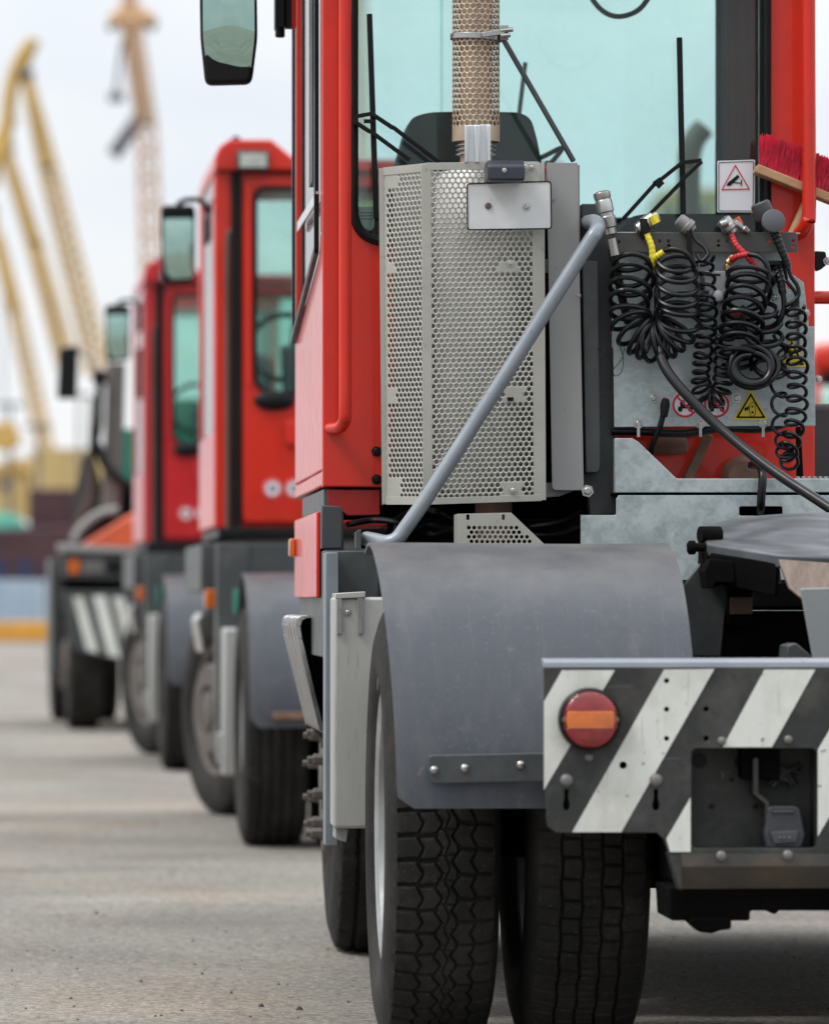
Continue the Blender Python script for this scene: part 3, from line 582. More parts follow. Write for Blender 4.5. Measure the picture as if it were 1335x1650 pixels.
hg = hexgrid(Wc, Hc, pc, pc * 0.40, lambda u, v: (cxs + rs_ * math.sin(u / rs_), ysk - rs_ * math.cos(u / rs_), Z(207, ysk) + v)).build('stack_guard', M['stack'], T1, solid=0.0015, smooth=60, weld=True)
MB().lathe([(0, rs_ + .0012), (Z(204, ysk) - z0, rs_ + .0012), (Z(204, ysk) - z0, rs_ - .003), (0, rs_ - .003)], (cxs, ysk, z0), (0, 0, 1), 48, ends=False).build('guard_collar', M['stack'], T1)
MB().lathe([(0, .039), (z1 - z0 + .1, .039)], (cxs, ysk, z0 - .06), (0, 0, 1), 32).build('exhaust_stack', M['stack'], T1)
for py in (236, 243, 250): fl = MB(); fl.lathe([(0, .035), (.002, .049), (.005, .049), (.007, .035)], (cxs, ysk, Z(py, ysk)), (0, 0, 1), 32); fl.build('pipe_clamp', M['steel'], T1)
ub = MB(); ub.prism(Q([(748, 202), (790, 200), (790, 262), (748, 262)], ysk - .07), ysk - .078, ysk - .066)
for a_, b_ in ((748, 753), (764, 772), (784, 790)): ub.prism(Q([(a_, 202), (b_, 202), (b_, 262), (a_, 262)], ysk - .08), ysk - .088, ysk - .078)
ub.build('mounting_bracket', mat('bright_bracket', (0.62, 0.64, 0.66), 0.3, metal=0.6, vary=0.05), T1, 0.002)
# strap clamp and stay bar
sc_ = MB(); zc_ = Z(60, ysk)
sc_.lathe([(-.007, rs_ + .003), (-.007, rs_ + .006), (.007, rs_ + .006), (.007, rs_ + .003)], (cxs, ysk, zc_), (0.05, 0, 1), 48); 
sc_.bar(P(776, 56, ysk - .065), P(812, 51, ysk - .065), .018, .012); sc_.bar(P(812, 40, ysk - .05), P(812, 64, ysk - .05), .02, .008, (0, 1, 0))
sc_.sweep([P(806, 49, ysk - .07), P(826, 47, ysk - .07)], .0055, 8); sc_.sweep([P(806, 57, ysk - .07), P(822, 56, ysk - .07)], .0055, 8)
sc_.build('strap_clamp', M['steel'], T1, 0.001)
sb = MB(); sb.bar(P(810, 62, ysk - .03), P(924, 260, 1.05), .012, .016, (0, 1, 0)); sb.bar(P(806, 48, ysk - .03), P(810, 64, ysk - .03), .012, .014, (0, 1, 0)); sb.build('stay_bar', M['grey'], T1, 0.003)
# number plate and its lamp
pl = plate('number_plate', rnd(Q([(752, 296), (887, 292), (888, 368), (753, 370)], .93), .008), [], .93, .004, M['platew'], T1, .001)
ring('plate_border', rnd(Q([(751, 295), (888, 291), (889, 369), (752, 371)], .927), .009, 4), .003, .9265, M['black'], pl)
bolt(pl, X(848, .93), .927, Z(332, .93), .006); MB().lathe([(0, .008), (.004, .008), (.005, .004)], (X(786, .93), .928, Z(331, .93)), (0, -1, 0), 12).build('plate_rivet', M['pipe'], pl)
ll = MB(); ll.yprism([(.86, Z(292, .9)), (.86, Z(268, .9)), (.885, Z(258, .9)), (.95, Z(258, .9)), (.965, Z(292, .9))], X(783, .9), X(843, .9)); ll.build('plate_lamp', mat('lamp_housing', (0.03, 0.032, 0.045), 0.4), T1, .006, seg=3)
bolt(T1, X(812, .86), .8595, Z(273, .86), .004)
MB().box(X(790, .95), X(868, .95), .935, .965, Z(292, .95), Z(262, .95)).build('plate_lamp_bracket', M['guard'], T1, .001)
bolt(T1, X(846, .93), .933, Z(268, .93), .007); bolt(T1, X(857, .93), .933, Z(268, .93), .005)
# light grey deflector panel, dark posts
plate('deflector_panel', rnd(Q([(880, 262), (930, 262), (940, 790), (889, 790)], 1.02), [.002, .002, .002, .012]), [], 1.02, .006, M['light'], T1, .001)
MB().box(X(931, 1.02) - .003, X(931, 1.02) + .004, 1.02, 1.2, Z(788, 1.02), Z(264, 1.02)).build('deflector_flange', M['light'], T1)
MB().prism(Q([(868, 300), (886, 300), (890, 808), (872, 808)], 1.16), 1.15, 1.18).build('gap_shade_strip', M['chassis_and_shade'], T1)  # dark strip standing in for the shade inside the gap
pb = MB()
for py in (418, ): pb.prism(Q([(868, py), (886, py), (886, py + 22), (868, py + 22)], 1.1), 1.09, 1.10)
pb.build('guard_bracket', M['light'], T1, .001); pb = MB()
pb.prism(Q([(872, 778), (925, 778), (925, 790), (900, 800), (872, 802)], 1.08), 1.06, 1.08); pb.build('guard_bracket', M['light'], T1, .001)
MB().prism(Q([(934, 330), (966, 330), (985, 345), (987, 620), (990, 700), (990, 830), (948, 830), (944, 790), (934, 788)], 1.14), 1.10, 1.16).build('headboard_post', M['grey'], T1, .003)
MB().prism(rnd(Q([(936, 420), (962, 422), (966, 752), (962, 762), (942, 762)], 1.05), .004), 1.03, 1.095).build('cover_strip', M['grey'], T1, .004)
for px, py in ((962, 457), (968, 672)): bolt(T1, X(px, 1.02), 1.098, Z(py, 1.1), .005, M['black'])
bolt(T1, X(946, 1.0), 1.0, Z(791, 1.02), .010); bolt(T1, X(932, 1.0), 1.0, Z(476, 1.02) , .004, M['light'])
# diagonal guard tube
tb = MB(); yd = .86
a = [P(590, 868, yd + .10), P(606, 871, yd + .05), P(622, 874, yd + .01), P(638, 869, yd), P(652, 852, yd), P(700, 782, yd), P(820, 594, yd), P(940, 404, yd), P(958, 376, yd + .005), P(963, 364, yd + .03), P(958, 357, yd + .08), P(948, 358, yd + .17), P(946, 358, yd + .24)]
tb.sweep(smoothpath(a, 6), .0178, 18); tb.build('guard_tube', M['tube'], T1)
MB().prism(rnd(Q([(578, 856), (584, 852), (622, 852), (622, 884), (578, 884)], yd + .1), .004), yd + .10, yd + .112).build('tube_bracket', M['chassis_and_shade'], T1, .002)
tb = MB(); tb.prism(Q([(572, 858), (580, 853), (580, 884), (572, 884)], yd + .08), yd + .04, yd + .12); tb.build('tube_bracket', M['grey'], T1)
# lower small perforated shield
ys_ = .72
def skipl(u, v): return u / .21 + v / .1 * .62 > 1.12 or u < .028 or v > .075
o_ = P(737, 884, ys_); pW, pH = X(880, ys_) - o_.x, Z(826, ys_) - o_.z
ls_out = Q([(737, 828), (823, 826), (884, 884), (737, 884)], ys_)
holes_ = []
dyy = .0125 * .866
for j in range(8):
    for i in range(16):
        cx_ = o_.x + .014 + i * .0125 + (.00625 if j % 2 else 0); cz_ = o_.z + .006 + j * dyy
        lim = X(884, ys_) - (cz_ - o_.z) * ((X(884, ys_) - X(823, ys_)) / pH) - .022
        if cx_ > X(752, ys_) and cx_ < lim and cz_ < Z(843, ys_) and not (j >= 6 and 4 < i < 7 and False): holes_.append(circ(cx_, cz_, .0046, 8))
plate('heat_shield', ls_out, holes_ + [rnd(Q([(751, 829), (756, 829), (756, 838), (751, 838)], ys_), .003, 3), rnd(Q([(808, 829), (813, 829), (813, 838), (808, 838)], ys_), .003, 3)], ys_, .003, M['guard'], T1, .0004)
MB().box(X(737, ys_) , X(737, ys_) + .003, ys_ + .002, ys_ + .12, Z(884, ys_), Z(828, ys_)).build('heat_shield_side', M['guard'], T1)

# ---- galvanised deck plates
zy = .98
plate('deck_plate', Q([(935, 830), (992, 830), (992, 804), (996, 798), (1600, 798), (1600, 1010), (935, 1010)], zy), [rnd(Q([(1190, 816), (1260, 816), (1260, 831), (1190, 831)], zy), .006, 4)], zy, .006, M['zinc_lit'], T1, .001)
MB().box(X(1180, zy), X(1270, zy), zy + .07, zy + .075, Z(840, zy), Z(806, zy)).build('slot_shadow_plate', M['chassis_and_shade'], T1)
MB().prism(Q([(990, 706), (1018, 706), (1028, 712), (1088, 770), (1092, 771), (1600, 771), (1600, 793), (990, 794)], zy), zy - .004, zy + .03).build('deck_rail', M['zinc_lit'], T1, .002)
MB().prism(Q([(990, 794), (1600, 793), (1600, 798), (990, 798)], zy + .02), zy + .02, zy + .5).build('deck_gap', M['chassis_and_shade'], T1)
MB().box(X(1085, zy), X(1600, zy), zy + .032, zy + .30, Z(793, zy), Z(772, zy)).build('deck_step', M['zinc'], T1)
te = MB()
for i in range(14):
    px = 1283 + i * 9; te.prism(Q([(px, 770), (px + 5, 770), (px + 5, 767.5), (px, 767.5)], zy), zy + .0, zy + .025)
te.build('step_teeth', M['zinc'], T1)
# ---- headboard plates
yhb = 1.06
plate('headboard', Q([(985, 402), (1262, 402), (1262, 432), (1294, 455), (1302, 520), (1302, 560), (985, 560)], yhb), [circ(*Q([(1270, 462)], yhb)[0], .006), circ(*Q([(1240, 530)], yhb)[0], .012)], yhb, .006, M['zinc'], T1, .001)
plate('headboard', Q([(987, 524), (1311, 526), (1313, 686), (989, 688)], yhb - .01), [], yhb - .01, .006, M['zinc'], T1, .001)
rail_holes = [circ(*Q([(px, py)], yhb - .06)[0], .0042, 10) for px, py in ((1062, 388), (1076, 388), (1077, 396), (1157, 388), (1157, 396), (1171, 388), (1238, 388), (1277, 388), (1277, 397), (996, 389))]
plate('coupling_rail', rnd(Q([(985, 374), (1284, 374), (1284, 406), (985, 406)], yhb - .06), [.001, .01, .002, .002]), rail_holes, yhb - .06, .004, mat('rail_paint', (0.06, 0.06, 0.055), 0.45, dirt=(0.15, 0.13, 0.11), dirt_amt=0.4), T1, .0008)
MB().box(X(978, yhb), X(1283, yhb), yhb - .062, yhb + .0, Z(374, yhb - .06), Z(374, yhb - .06) + .003).build('coupling_rail_top', M['steel'], T1, .001)
MB().box(X(1284, yhb - .01), X(1284, yhb - .01) + .004, yhb - .02, yhb + .1, Z(560, yhb), Z(460, yhb)).build('headboard_side', M['grey'], T1)
for px, py, y_ in ((1052, 640, yhb - .013), (1186, 640, yhb - .013), (1028, 682, yhb - .013), (1128, 682, yhb - .013), (1229, 681, yhb - .013), (1077, 445, yhb - .004), (1190, 445, yhb - .004), (1297, 502, yhb - .03), (1290, 500, yhb - .05)):
    bolt(T1, X(px, y_), y_, Z(py, y_), .008)
bolt(T1, X(1093, yhb), yhb - .004, Z(443, yhb), .007, M['black'])
# stickers
def prohib(px, py, r):
    y_ = yhb - .0145; x_, z_ = Q([(px, py)], y_)[0]; rr = r / 663.
    o = MB().prism(circ(x_, z_, rr, 32), y_, y_ + .0006).build('prohibition_sticker', M['sticker'], T1)
    ring('red_ring', circ(x_, z_, rr * .95, 32), rr * .17, y_ - .0006, M['sred'], o)
    tk = MB()
    def B(a, b, c, d): tk.box(x_ + a * rr, x_ + b * rr, y_ - .0012, y_ - .0004, z_ + c * rr, z_ + d * rr)
    B(-.5, .55, -.28, -.15); B(-.35, 0, -.15, .2); B(-.3, -.05, .24, .32); B(.1, .5, -.1, .0); B(.2, .28, 0, .4)
    for dx in (-.35, .4): tk.prism(circ(x_ + dx * rr, z_ - .35 * rr, rr * .17, 12), y_ - .0012, y_ - .0004)
    tk.build('truck_symbol', M['black'], o)
    sl_ = MB(); sl_.prism([(x_ - rr * .62, z_ + rr * .52), (x_ - rr * .52, z_ + rr * .62), (x_ + rr * .62, z_ - rr * .52), (x_ + rr * .52, z_ - rr * .62)], y_ - .0018, y_ - .0012); sl_.build('red_slash', M['sred'], o)
prohib(1103, 652, 22); prohib(1154, 652, 22)
def warn(px, py, w_, h_, belt=True):
    y_ = yhb - .0145; o = MB().prism(rnd(Q([(px, py - h_ * .6), (px + w_ / 2, py + h_ * .4), (px - w_ / 2, py + h_ * .4)], y_), .003), y_, y_ + .0006).build('warning_sticker', M['yellow'], T1)
    ring('triangle_border', rnd(Q([(px, py - h_ * .48), (px + w_ / 2 - 5, py + h_ * .33), (px - w_ / 2 + 5, py + h_ * .33)], y_), .002), .0042, y_ - .0006, M['black'], o)
    if belt:
        x_, z_ = Q([(px, py + 4)], y_)[0]
        ring('belt_symbol', [(x_ + .004 + .008 * math.cos(t_), z_ + .002 + .012 * math.sin(t_) + (.006 if math.sin(t_) > 0 else -.006)) for t_ in np.linspace(0, 2 * math.pi, 20, endpoint=False)], .0012, y_ - .0012, M['black'], o)
        k = MB(); k.prism(circ(x_ + .004, z_ - .005, .003, 10), y_ - .0012, y_); k.prism(circ(x_ + .004, z_ + .009, .0025, 10), y_ - .0012, y_); k.prism([(x_ - .016, z_ + .006), (x_ - .004, z_ + .01), (x_ - .006, z_ + .001), (x_ - .014, z_ - .002)], y_ - .0012, y_); k.build('hand_symbol', M['black'], o)
    else:
        x_, z_ = Q([(px, py)], y_)[0]; k = MB(); k.prism([(x_ - .008, z_ + .006), (x_ + .008, z_ + .006), (x_ + .002, z_ + .001), (x_ + .006, z_ - .006), (x_ - .001, z_ - .003), (x_ - .006, z_ - .004)], y_ - .0012, y_); k.build('spark_symbol', M['black'], o)
warn(1209, 657, 58, 50); warn(1275, 572, 50, 48, False)
# ---- conduits under headboard
cd_ = MB(); cd_.sweep(smoothpath([P(985, 694, 1.08), P(1040, 695, 1.08), P(1100, 698, 1.08), P(1160, 690, 1.06), P(1235, 690, 1.06), P(1290, 672, 1.06)], 6), .011, 10); cd_.build('cable_conduit', M['rubber'], T1)
for px in (1028, 1128, 1229): cl_ = MB(); cl_.bar(P(px, 684, 1.04), P(px, 704, 1.04), .007, .004, (0, 1, 0)); cl_.build('conduit_clip', M['steel'], T1)
rd = MB(); rd.bar(P(1142, 700, 1.2), P(1106, 775, 1.2), .024, .024, (0, 1, 0)); rd.build('support_strut', M['rust'], T1, .003)
rd = MB(); rd.lathe([(0, .02), (.03, .024), (.06, .024), (.08, .016)], P(1055, 718, 1.2), (1, -.3, 0), 16); rd.build('air_filter', M['rust'], T1)
rd = MB(); rd.sweep(smoothpath([P(1068, 668, 1.02), P(1062, 690, 1.02), P(1050, 720, 1.04), P(1044, 760, 1.1)], 5), .007, 8); rd.build('release_handle', M['black'], T1)
rd = MB(); rd.lathe([(0, .009), (.03, .012), (.045, .008)], P(1069, 672, 1.0), (0.1, 0, 1), 12); rd.build('handle_grip', M['black'], T1, .001)
rd = MB(); c0 = P(1071, 650, 1.02); rd.sweep([c0 + Vector((.008 * math.cos(t_), 0, .013 * math.sin(t_))) for t_ in np.linspace(0, 2 * math.pi, 20, endpoint=False)], .0025, 8, closed=True); rd.build('pull_ring', M['sred'], T1)
rd = MB(); rd.lathe([(0, .05), (.02, .055), (.05, .04)], P(1195, 770, 1.22), (0, -1, 0), 20); rd.build('air_motor', M['rust'], T1)
rd = MB(); rd.lathe([(0, .014), (.02, .014), (.022, .011), (.03, .011)], P(1207, 750, 1.1), (.7, -.7, .1), 6); rd.build('hose_fitting', M['steel'], T1, .001)
rd = MB(); rd.sweep(smoothpath([P(1210, 750, 1.07), P(1222, 751, 1.0), P(1228, 765, .95), P(1226, 800, .945), P(1225, 820, .96), P(1224, 828, 1.02), P(1224, 850, 1.1)], 6), .0105, 12); rd.build('brake_hose', M['rubber'], T1)
rd = MB(); rd.prism(Q([(1288, 688), (1292, 770), (1283, 770), (1282, 688)], 1.18), 1.16, 1.19); rd.build('cab_seam', M['chassis_and_shade'], T1)
rd = MB(); rd.sweep(smoothpath([P(983, 600, 1.02), P(1000, 580, 1.02), P(1006, 560, 1.03)], 5), .0009, 5); rd.sweep(smoothpath([P(962, 562, 1.02), P(975, 568, 1.0), P(985, 585, 1.0), P(989, 605, 1.01), P(1000, 600, 1.02), P(1004, 580, 1.03), P(998, 555, 1.03)], 5), .0010, 5); rd.build('loose_wire', M['black'], T1)

# ---- hoses and couplings
yk = .965
hz_ = MB()
path = [P(a_, b_, yk) for a_, b_ in ((1018, 416), (1017, 450), (1013, 500), (1019, 530), (1036, 545), (1056, 551), (1078, 541), (1091, 522), (1092, 490), (1090, 450), (1088, 416))]
coil(hz_, path, .049, 20, .0062, .50, .12, [1, .9, .9, 1.3, 1.7, 1.7, 1.3, .9, .9, 1], seed=3)
hz_.build('coiled_air_hose', M['rubber'], T1)
hz_ = MB(); path = [P(a_, b_, yk) for a_, b_ in ((1208, 436), (1204, 470), (1196, 520), (1192, 560), (1192, 585))]
coil(hz_, path, .052, 8.5, .0062, .46, .12, seed=5)
rg_ = np.random.default_rng(8); c0 = P(1213, 592, yk - .02); lp_ = []; nt_ = 9
jx = rg_.normal(0, .0065, (nt_ + 2, 3)); jr_ = 1 + rg_.normal(0, .09, nt_ + 2)
for i in range(nt_ * 30):
    q_ = i / 30; a_ = 2 * math.pi * q_ + 1.5; dx_ = [np.interp(q_, range(nt_ + 2), jx[:, d]) for d in range(3)]; rr_ = (.038 + .020 * (i / (nt_ * 30)) ** .6) * np.interp(q_, range(nt_ + 2), jr_)
    lp_.append(c0 + Vector((rr_ * math.cos(a_) + dx_[0], (q_ - 3.5) * .008 + .010 * math.sin(a_), rr_ * .86 * math.sin(a_) + dx_[2])))
hz_.sweep(lp_, .0064, 8)
hz_.build('coiled_air_hose', M['rubber'], T1)
hz_ = MB(); path = [P(a_, b_, yk + .02) for a_, b_ in ((1236, 600), (1240, 575), (1234, 545), (1226, 515), (1222, 490))]
coil(hz_, path, .040, 5, .0064, .9, .2, seed=8)
hz_.build('coiled_air_hose', M['rubber'], T1)
hz_ = MB(); path = [P(a_, b_, yk + .02) for a_, b_ in ((1134, 412), (1136, 440), (1138, 500), (1133, 560), (1128, 610), (1135, 636), (1148, 643), (1160, 636), (1164, 610), (1166, 560), (1168, 520))]
coil(hz_, path, .0215, 25, .0044, .45, .12, [.8, .8, 1, 1.1, 1.2, 1.4, 1.4, 1.2, 1, 1], res=16, seed=9)
hz_.build('coiled_cable', M['rubber'], T1)
hz_ = MB(); path = [P(a_, b_, yk) for a_, b_ in ((1281, 492), (1283, 560), (1284, 620), (1281, 680), (1274, 712), (1268, 730))]
coil(hz_, path, .0235, 12, .0047, .5, .08, res=18, seed=11)
path = [P(a_, b_, yk + .015) for a_, b_ in ((1268, 730), (1270, 742), (1262, 730), (1258, 690), (1252, 650), (1256, 610), (1262, 570), (1262, 540))]
coil(hz_, path, .020, 8, .0044, .7, .3, [2, 2, 1, .7, .7, .7], res=18, seed=12)
hz_.sweep(smoothpath([P(1266, 452, yk), P(1280, 470, yk), P(1284, 485, yk), P(1270, 500, yk), P(1262, 506, yk + .01)], 8), .0048, 10)
hz_.build('coiled_cable', M['rubber'], T1)
# thick cable to the fifth wheel
hz_ = MB(); a = [P(1058, 470, 1.02), P(1060, 520, .98), P(1062, 560, .93), P(1070, 590, .90), P(1100, 630, .86), P(1160, 690, .80), P(1240, 755, .70), P(1335, 818, .58), P(1400, 865, .5)]
hz_.sweep(smoothpath(a, 8), [.0085] * 20 + [.0125] * 45, 14) if len(smoothpath(a, 8)) == 65 else hz_.sweep(smoothpath(a, 8), .0115, 14)
hz_.build('main_air_hose', M['rubber'], T1)
hz_ = MB(); hz_.sweep(smoothpath([P(985, 400, 1.0), P(992, 430, 1.0), P(1002, 480, 1.02), P(1012, 520, 1.04)], 6), .0105, 12); hz_.build('air_line', M['rubber'], T1)
# left upright coupling
c_ = MB(); a0, a1 = P(972, 312, .98), P(990, 408, .98); ax = (a1 - a0).normalized()
def along(px0, py0, px1, py1, y, prof, n=20, name='coupling', m='steel', parent=None):
    a0, a1 = P(px0, py0, y), P(px1, py1, y); Lh = (a1 - a0).length; mb = MB().lathe([(h * Lh, r) for h, r in prof], a0, a1 - a0, n)
    return mb.build(name, M[m] if isinstance(m, str) else m, T1 if parent is None else parent, .0008)
cp = along(968, 308, 993, 420, .98, [(0, .014), (.02, .0205), (.1, .0205), (.12, .018), (.14, .0205), (.3, .0205), (.31, .0175), (.36, .0175), (.37, .0205), (.52, .019), (.53, .0155), (.62, .0155)], name='air_coupling')
along(985, 384, 991, 412, .985, [(0, .0125), (1, .0125)], name='hose_sleeve', m='steel')
# yellow coupling
along(1024, 372, 1060, 347, .99, [(0, .009), (.1, .016), (.35, .016), (.38, .0195), (.8, .0195), (.83, .014), (1, .012)], name='air_coupling')
along(1050, 347, 1057, 360, .965, [(0, .011), (1, .011)], 8, 'coupling_tag', 'hosey')
along(1037, 352, 1040, 385, .98, [(0, .010), (.3, .013), (.7, .013), (1, .011)], 12, 'hose_joint', 'black')
hy = MB(); pth = smoothpath([P(1042, 377, .97), P(1050, 400, .965), P(1050, 425, .97), P(1047, 440, 1.0)], 10); hy.sweep(pth, [.0074 + .0012 * (i % 3 == 0) for i in range(len(pth))], 10); hy.build('yellow_hose_sleeve', M['hosey'], T1)
hy = MB(); pth = smoothpath([P(1046, 428, .985), P(1056, 414, .96), P(1070, 404, .955)], 10); hy.sweep(pth, [.0070 + .0012 * (i % 3 == 0) for i in range(len(pth))], 10); hy.build('yellow_hose_sleeve', M['hosey'], T1)
hy = MB(); hy.sweep(smoothpath([P(1068, 404, .955), P(1085, 401, .94), P(1105, 408, .93), P(1120, 430, .94)], 6), .0064, 10); hy.build('air_line', M['rubber'], T1)
# grey connector
along(1092, 352, 1116, 372, .99, [(0, .012), (.08, .017), (.5, .0185), (.55, .021), (.8, .021), (.85, .015), (1, .013)], name='cable_connector', m=mat('grey_connector', (0.22, 0.22, 0.22), 0.4, metal=0.3))
hy = MB(); hy.sweep(smoothpath([P(1114, 372, .98), P(1122, 388, .97), P(1134, 398, .96), P(1140, 410, .95), P(1130, 420, .95), P(1124, 410, .96)], 6), .0050, 10); hy.build('connector_cable', M['rubber'], T1)
MB().bar(P(1109, 368, .975), P(1111, 418, .975), .012, .006, (0, 1, 0)).build('tie_strap', M['black'], T1, .001)
MB().sweep(smoothpath([P(1113, 420, .99), P(1120, 419, .99), P(1125, 426, .99), P(1125, 460, .99)], 5), .0028, 8).build('hook', M['light'], T1)
# valve block
vb = MB(); vb.prism(Q([(1132, 436), (1170, 436), (1172, 468), (1134, 470)], 1.0), .995, 1.055); vb.prism(Q([(1140, 468), (1173, 466), (1173, 486), (1140, 488)], 1.0), .985, 1.055); vb.lathe([(0, .016), (.012, .016), (.016, .011)], P(1156, 477, .985), (0, -1, 0), 14); vb.build('valve_block', mat('cast_alloy', (0.33, 0.34, 0.35), 0.45, metal=0.4, vary=0.1), T1, .004, seg=3)
MB().prism(Q([(1136, 441), (1160, 441), (1160, 444), (1136, 444)], .994), .992, .994).build('valve_label', M['black'], T1)
along(1172, 418, 1172, 440, 1.0, [(0, .008), (.4, .008), (.4, .011), (.8, .011), (.85, .008), (1, .008)], 10, 'brass_elbow', 'brass')
along(1172, 424, 1182, 414, .995, [(0, .010), (1, .010)], 10, 'brass_elbow', 'brass')
along(1053, 505, 1064, 505, .99, [(0, .012), (1, .012)], 8, 'brass_union', 'brass')
# red coupling
along(1163, 352, 1182, 375, .985, [(0, .009), (.1, .0185), (.45, .0185), (.5, .0215), (.75, .0205), (.8, .013), (1, .012)], name='air_coupling')
along(1160, 362, 1172, 358, .965, [(0, .009), (.5, .010), (1, .010)], 10, 'coupling_lever')
along(1182, 358, 1206, 374, .99, [(0, .009), (.6, .007), (.65, .010), (1, .006)], 10, 'coupling_lever')
along(1183, 352, 1190, 364, 1.03, [(0, .013), (1, .013)], 12, 'warning_tag', mat('orange_tag', (0.6, 0.1, 0.03), 0.5))
hy = MB(); pth = smoothpath([P(1178, 378, .975), P(1186, 395, .965), P(1205, 415, .96), P(1222, 436, .97)], 12); hy.sweep(pth, [.0070 + .0012 * (i % 3 == 0) for i in range(len(pth))], 10); hy.build('red_hose_sleeve', M['hoser'], T1)
hy = MB(); pth = smoothpath([P(1178, 418, .985), P(1190, 412, .96), P(1206, 409, .955)], 12); hy.sweep(pth, [.0068 + .0012 * (i % 3 == 0) for i in range(len(pth))], 10); hy.build('red_hose_sleeve', M['hoser'], T1)
hy = MB(); hy.sweep(smoothpath([P(1204, 409, .955), P(1222, 413, .94), P(1234, 425, .93), P(1238, 445, .93), P(1234, 470, .94)], 6), .0064, 10); hy.build('air_line', M['rubber'], T1)
# trailer plug with disc cap
along(1223, 326, 1234, 352, .97, [(0, .020), (.1, .0245), (.9, .0245), (1, .022)], 24, 'trailer_plug', mat('grey_plug', (0.055, 0.058, 0.062), 0.5))
MB().lathe([(0, .028), (.008, .0285), (.012, .0285), (.014, .026)], P(1244, 357, .955), (0.1, -1, .15), 28).build('plug_cap', mat('plug_cap_grey', (0.075, 0.08, 0.088), 0.5), T1)
hy = MB(); pth = smoothpath([P(1246, 368, .965), P(1252, 385, .96), P(1262, 410, .955), P(1270, 432, .955)], 10); hy.sweep(pth, [(.0125 - .0045 * i / len(pth)) * (1 + .14 * (i % 3 == 0)) for i in range(len(pth))], 12); hy.build('ribbed_boot', M['rubber'], T1)
hy = MB(); hy.sweep(smoothpath([P(1269, 428, .955), P(1274, 445, .955), P(1284, 460, .955), P(1286, 475, .955), P(1276, 487, .955), P(1266, 492, .96)], 7), .0052, 10); hy.build('plug_cable', M['rubber'], T1)
sk = MB(); sk.prism(rnd(Q([(1238, 424), (1262, 424), (1266, 452), (1236, 456)], 1.03), .004), .99, 1.055); sk.prism(Q([(1232, 420), (1268, 420), (1268, 428), (1232, 428)], .98), .965, 1.0); sk.build('plug_socket', M['black'], T1, .003)
hy = MB(); pth = smoothpath([P(1250, 432, .985), P(1256, 448, .975), P(1261, 474, .97)], 10); hy.sweep(pth, [(.013 - .004 * i / len(pth)) * (1 + .14 * (i % 3 == 0)) for i in range(len(pth))], 12); hy.build('ribbed_boot', M['rubber'], T1)
hy = MB(); hy.sweep(smoothpath([P(1261, 472, .97), P(1263, 495, .97), P(1256, 515, .975), P(1244, 526, .99), P(1230, 530, 1.0)], 7), .0072, 10); hy.build('plug_cable', M['rubber'], T1)
along(1243, 479, 1252, 479, 1.02, [(0, .010), (.5, .010), (.5, .007), (1, .007)], 6, 'cable_gland', 'steel')
MB().prism(Q([(1160, 500), (1200, 505), (1215, 512), (1190, 516), (1165, 510)], 1.04), 1.045, 1.05).build('red_mark', M['sred'], T1)

# ---- body side below the cab
zt_b = Z(887, 1.1); zl_b = Z(1360, 1.1); xb0 = X(521, 1.1); 
MB().box(xb0, xb0 + .135, 1.12, 2.45, Z(1060, 1.1), zt_b).build('body_side', M['grey'], T1, .004)
MB().box(X(524, 1.0), X(545, 1.0), 1.0, 1.119, zl_b, Z(890, 1.0)).build('body_edge', mat('blue_grey_edge', (0.16, 0.19, 0.21), 0.4), T1, .003)
MB().prism(Q([(518, 814), (551, 816), (551, 884), (518, 884)], 1.14), 1.13, 1.15).build('body_upright', mat('dark_upright', (0.035, 0.038, 0.045), 0.5), T1, .003)
MB().box(X(518, 1.14), X(518, 1.14) + .006, 1.15, 1.6, Z(884, 1.14), Z(815, 1.14)).build('body_upright', M['grey'], T1)
MB().box(X(521, 1.3), X(521, 1.3) + .05, 1.30, 2.5, zt_b - .02, zb - .005).build('sill_panel', M['grey'], T1, .002)
MB().box(xb0 - .012, xb0 - .002, 1.22, 2.5, Z(963, 1.3), Z(826, 1.3)).build('side_skirt', M['red'], T1, .003)
MB().box(xb0 - .03, xb0 - .013, 2.40, 2.46, Z(897, 2.4), Z(868, 2.4)).build('side_marker_lamp', M['lensa'], T1, .004)
# aluminium toolbox
yb_ = .82
MB().box(X(537, yb_), X(588, yb_) + .12, yb_, 1.0 - .004, Z(1335, yb_), Z(962, yb_)).build('battery_box', M['alu'], T1, .008, seg=3)
for px in (542, 576): bx = MB(); bx.prism(rnd(Q([(px, 962), (px + 9, 962), (px + 9, 1022), (px, 1022)], yb_ - .008), .003), yb_ - .010, yb_ - .001); bx.build('box_latch', M['steel'], T1, .001)
bx = MB(); bx.prism(Q([(540, 956), (588, 953), (588, 963), (540, 965)], yb_), yb_ - .012, .99); bx.build('box_lid', M['alu'], T1, .002)
bx = MB(); bx.prism(Q([(541, 1318), (562, 1330), (558, 1358), (540, 1352)], yb_ + .02), yb_ + .02, .98); bx.build('box_foot', M['light'], T1, .002)
bolt(T1, X(560, yb_), yb_ - .001, Z(987, yb_), .006)
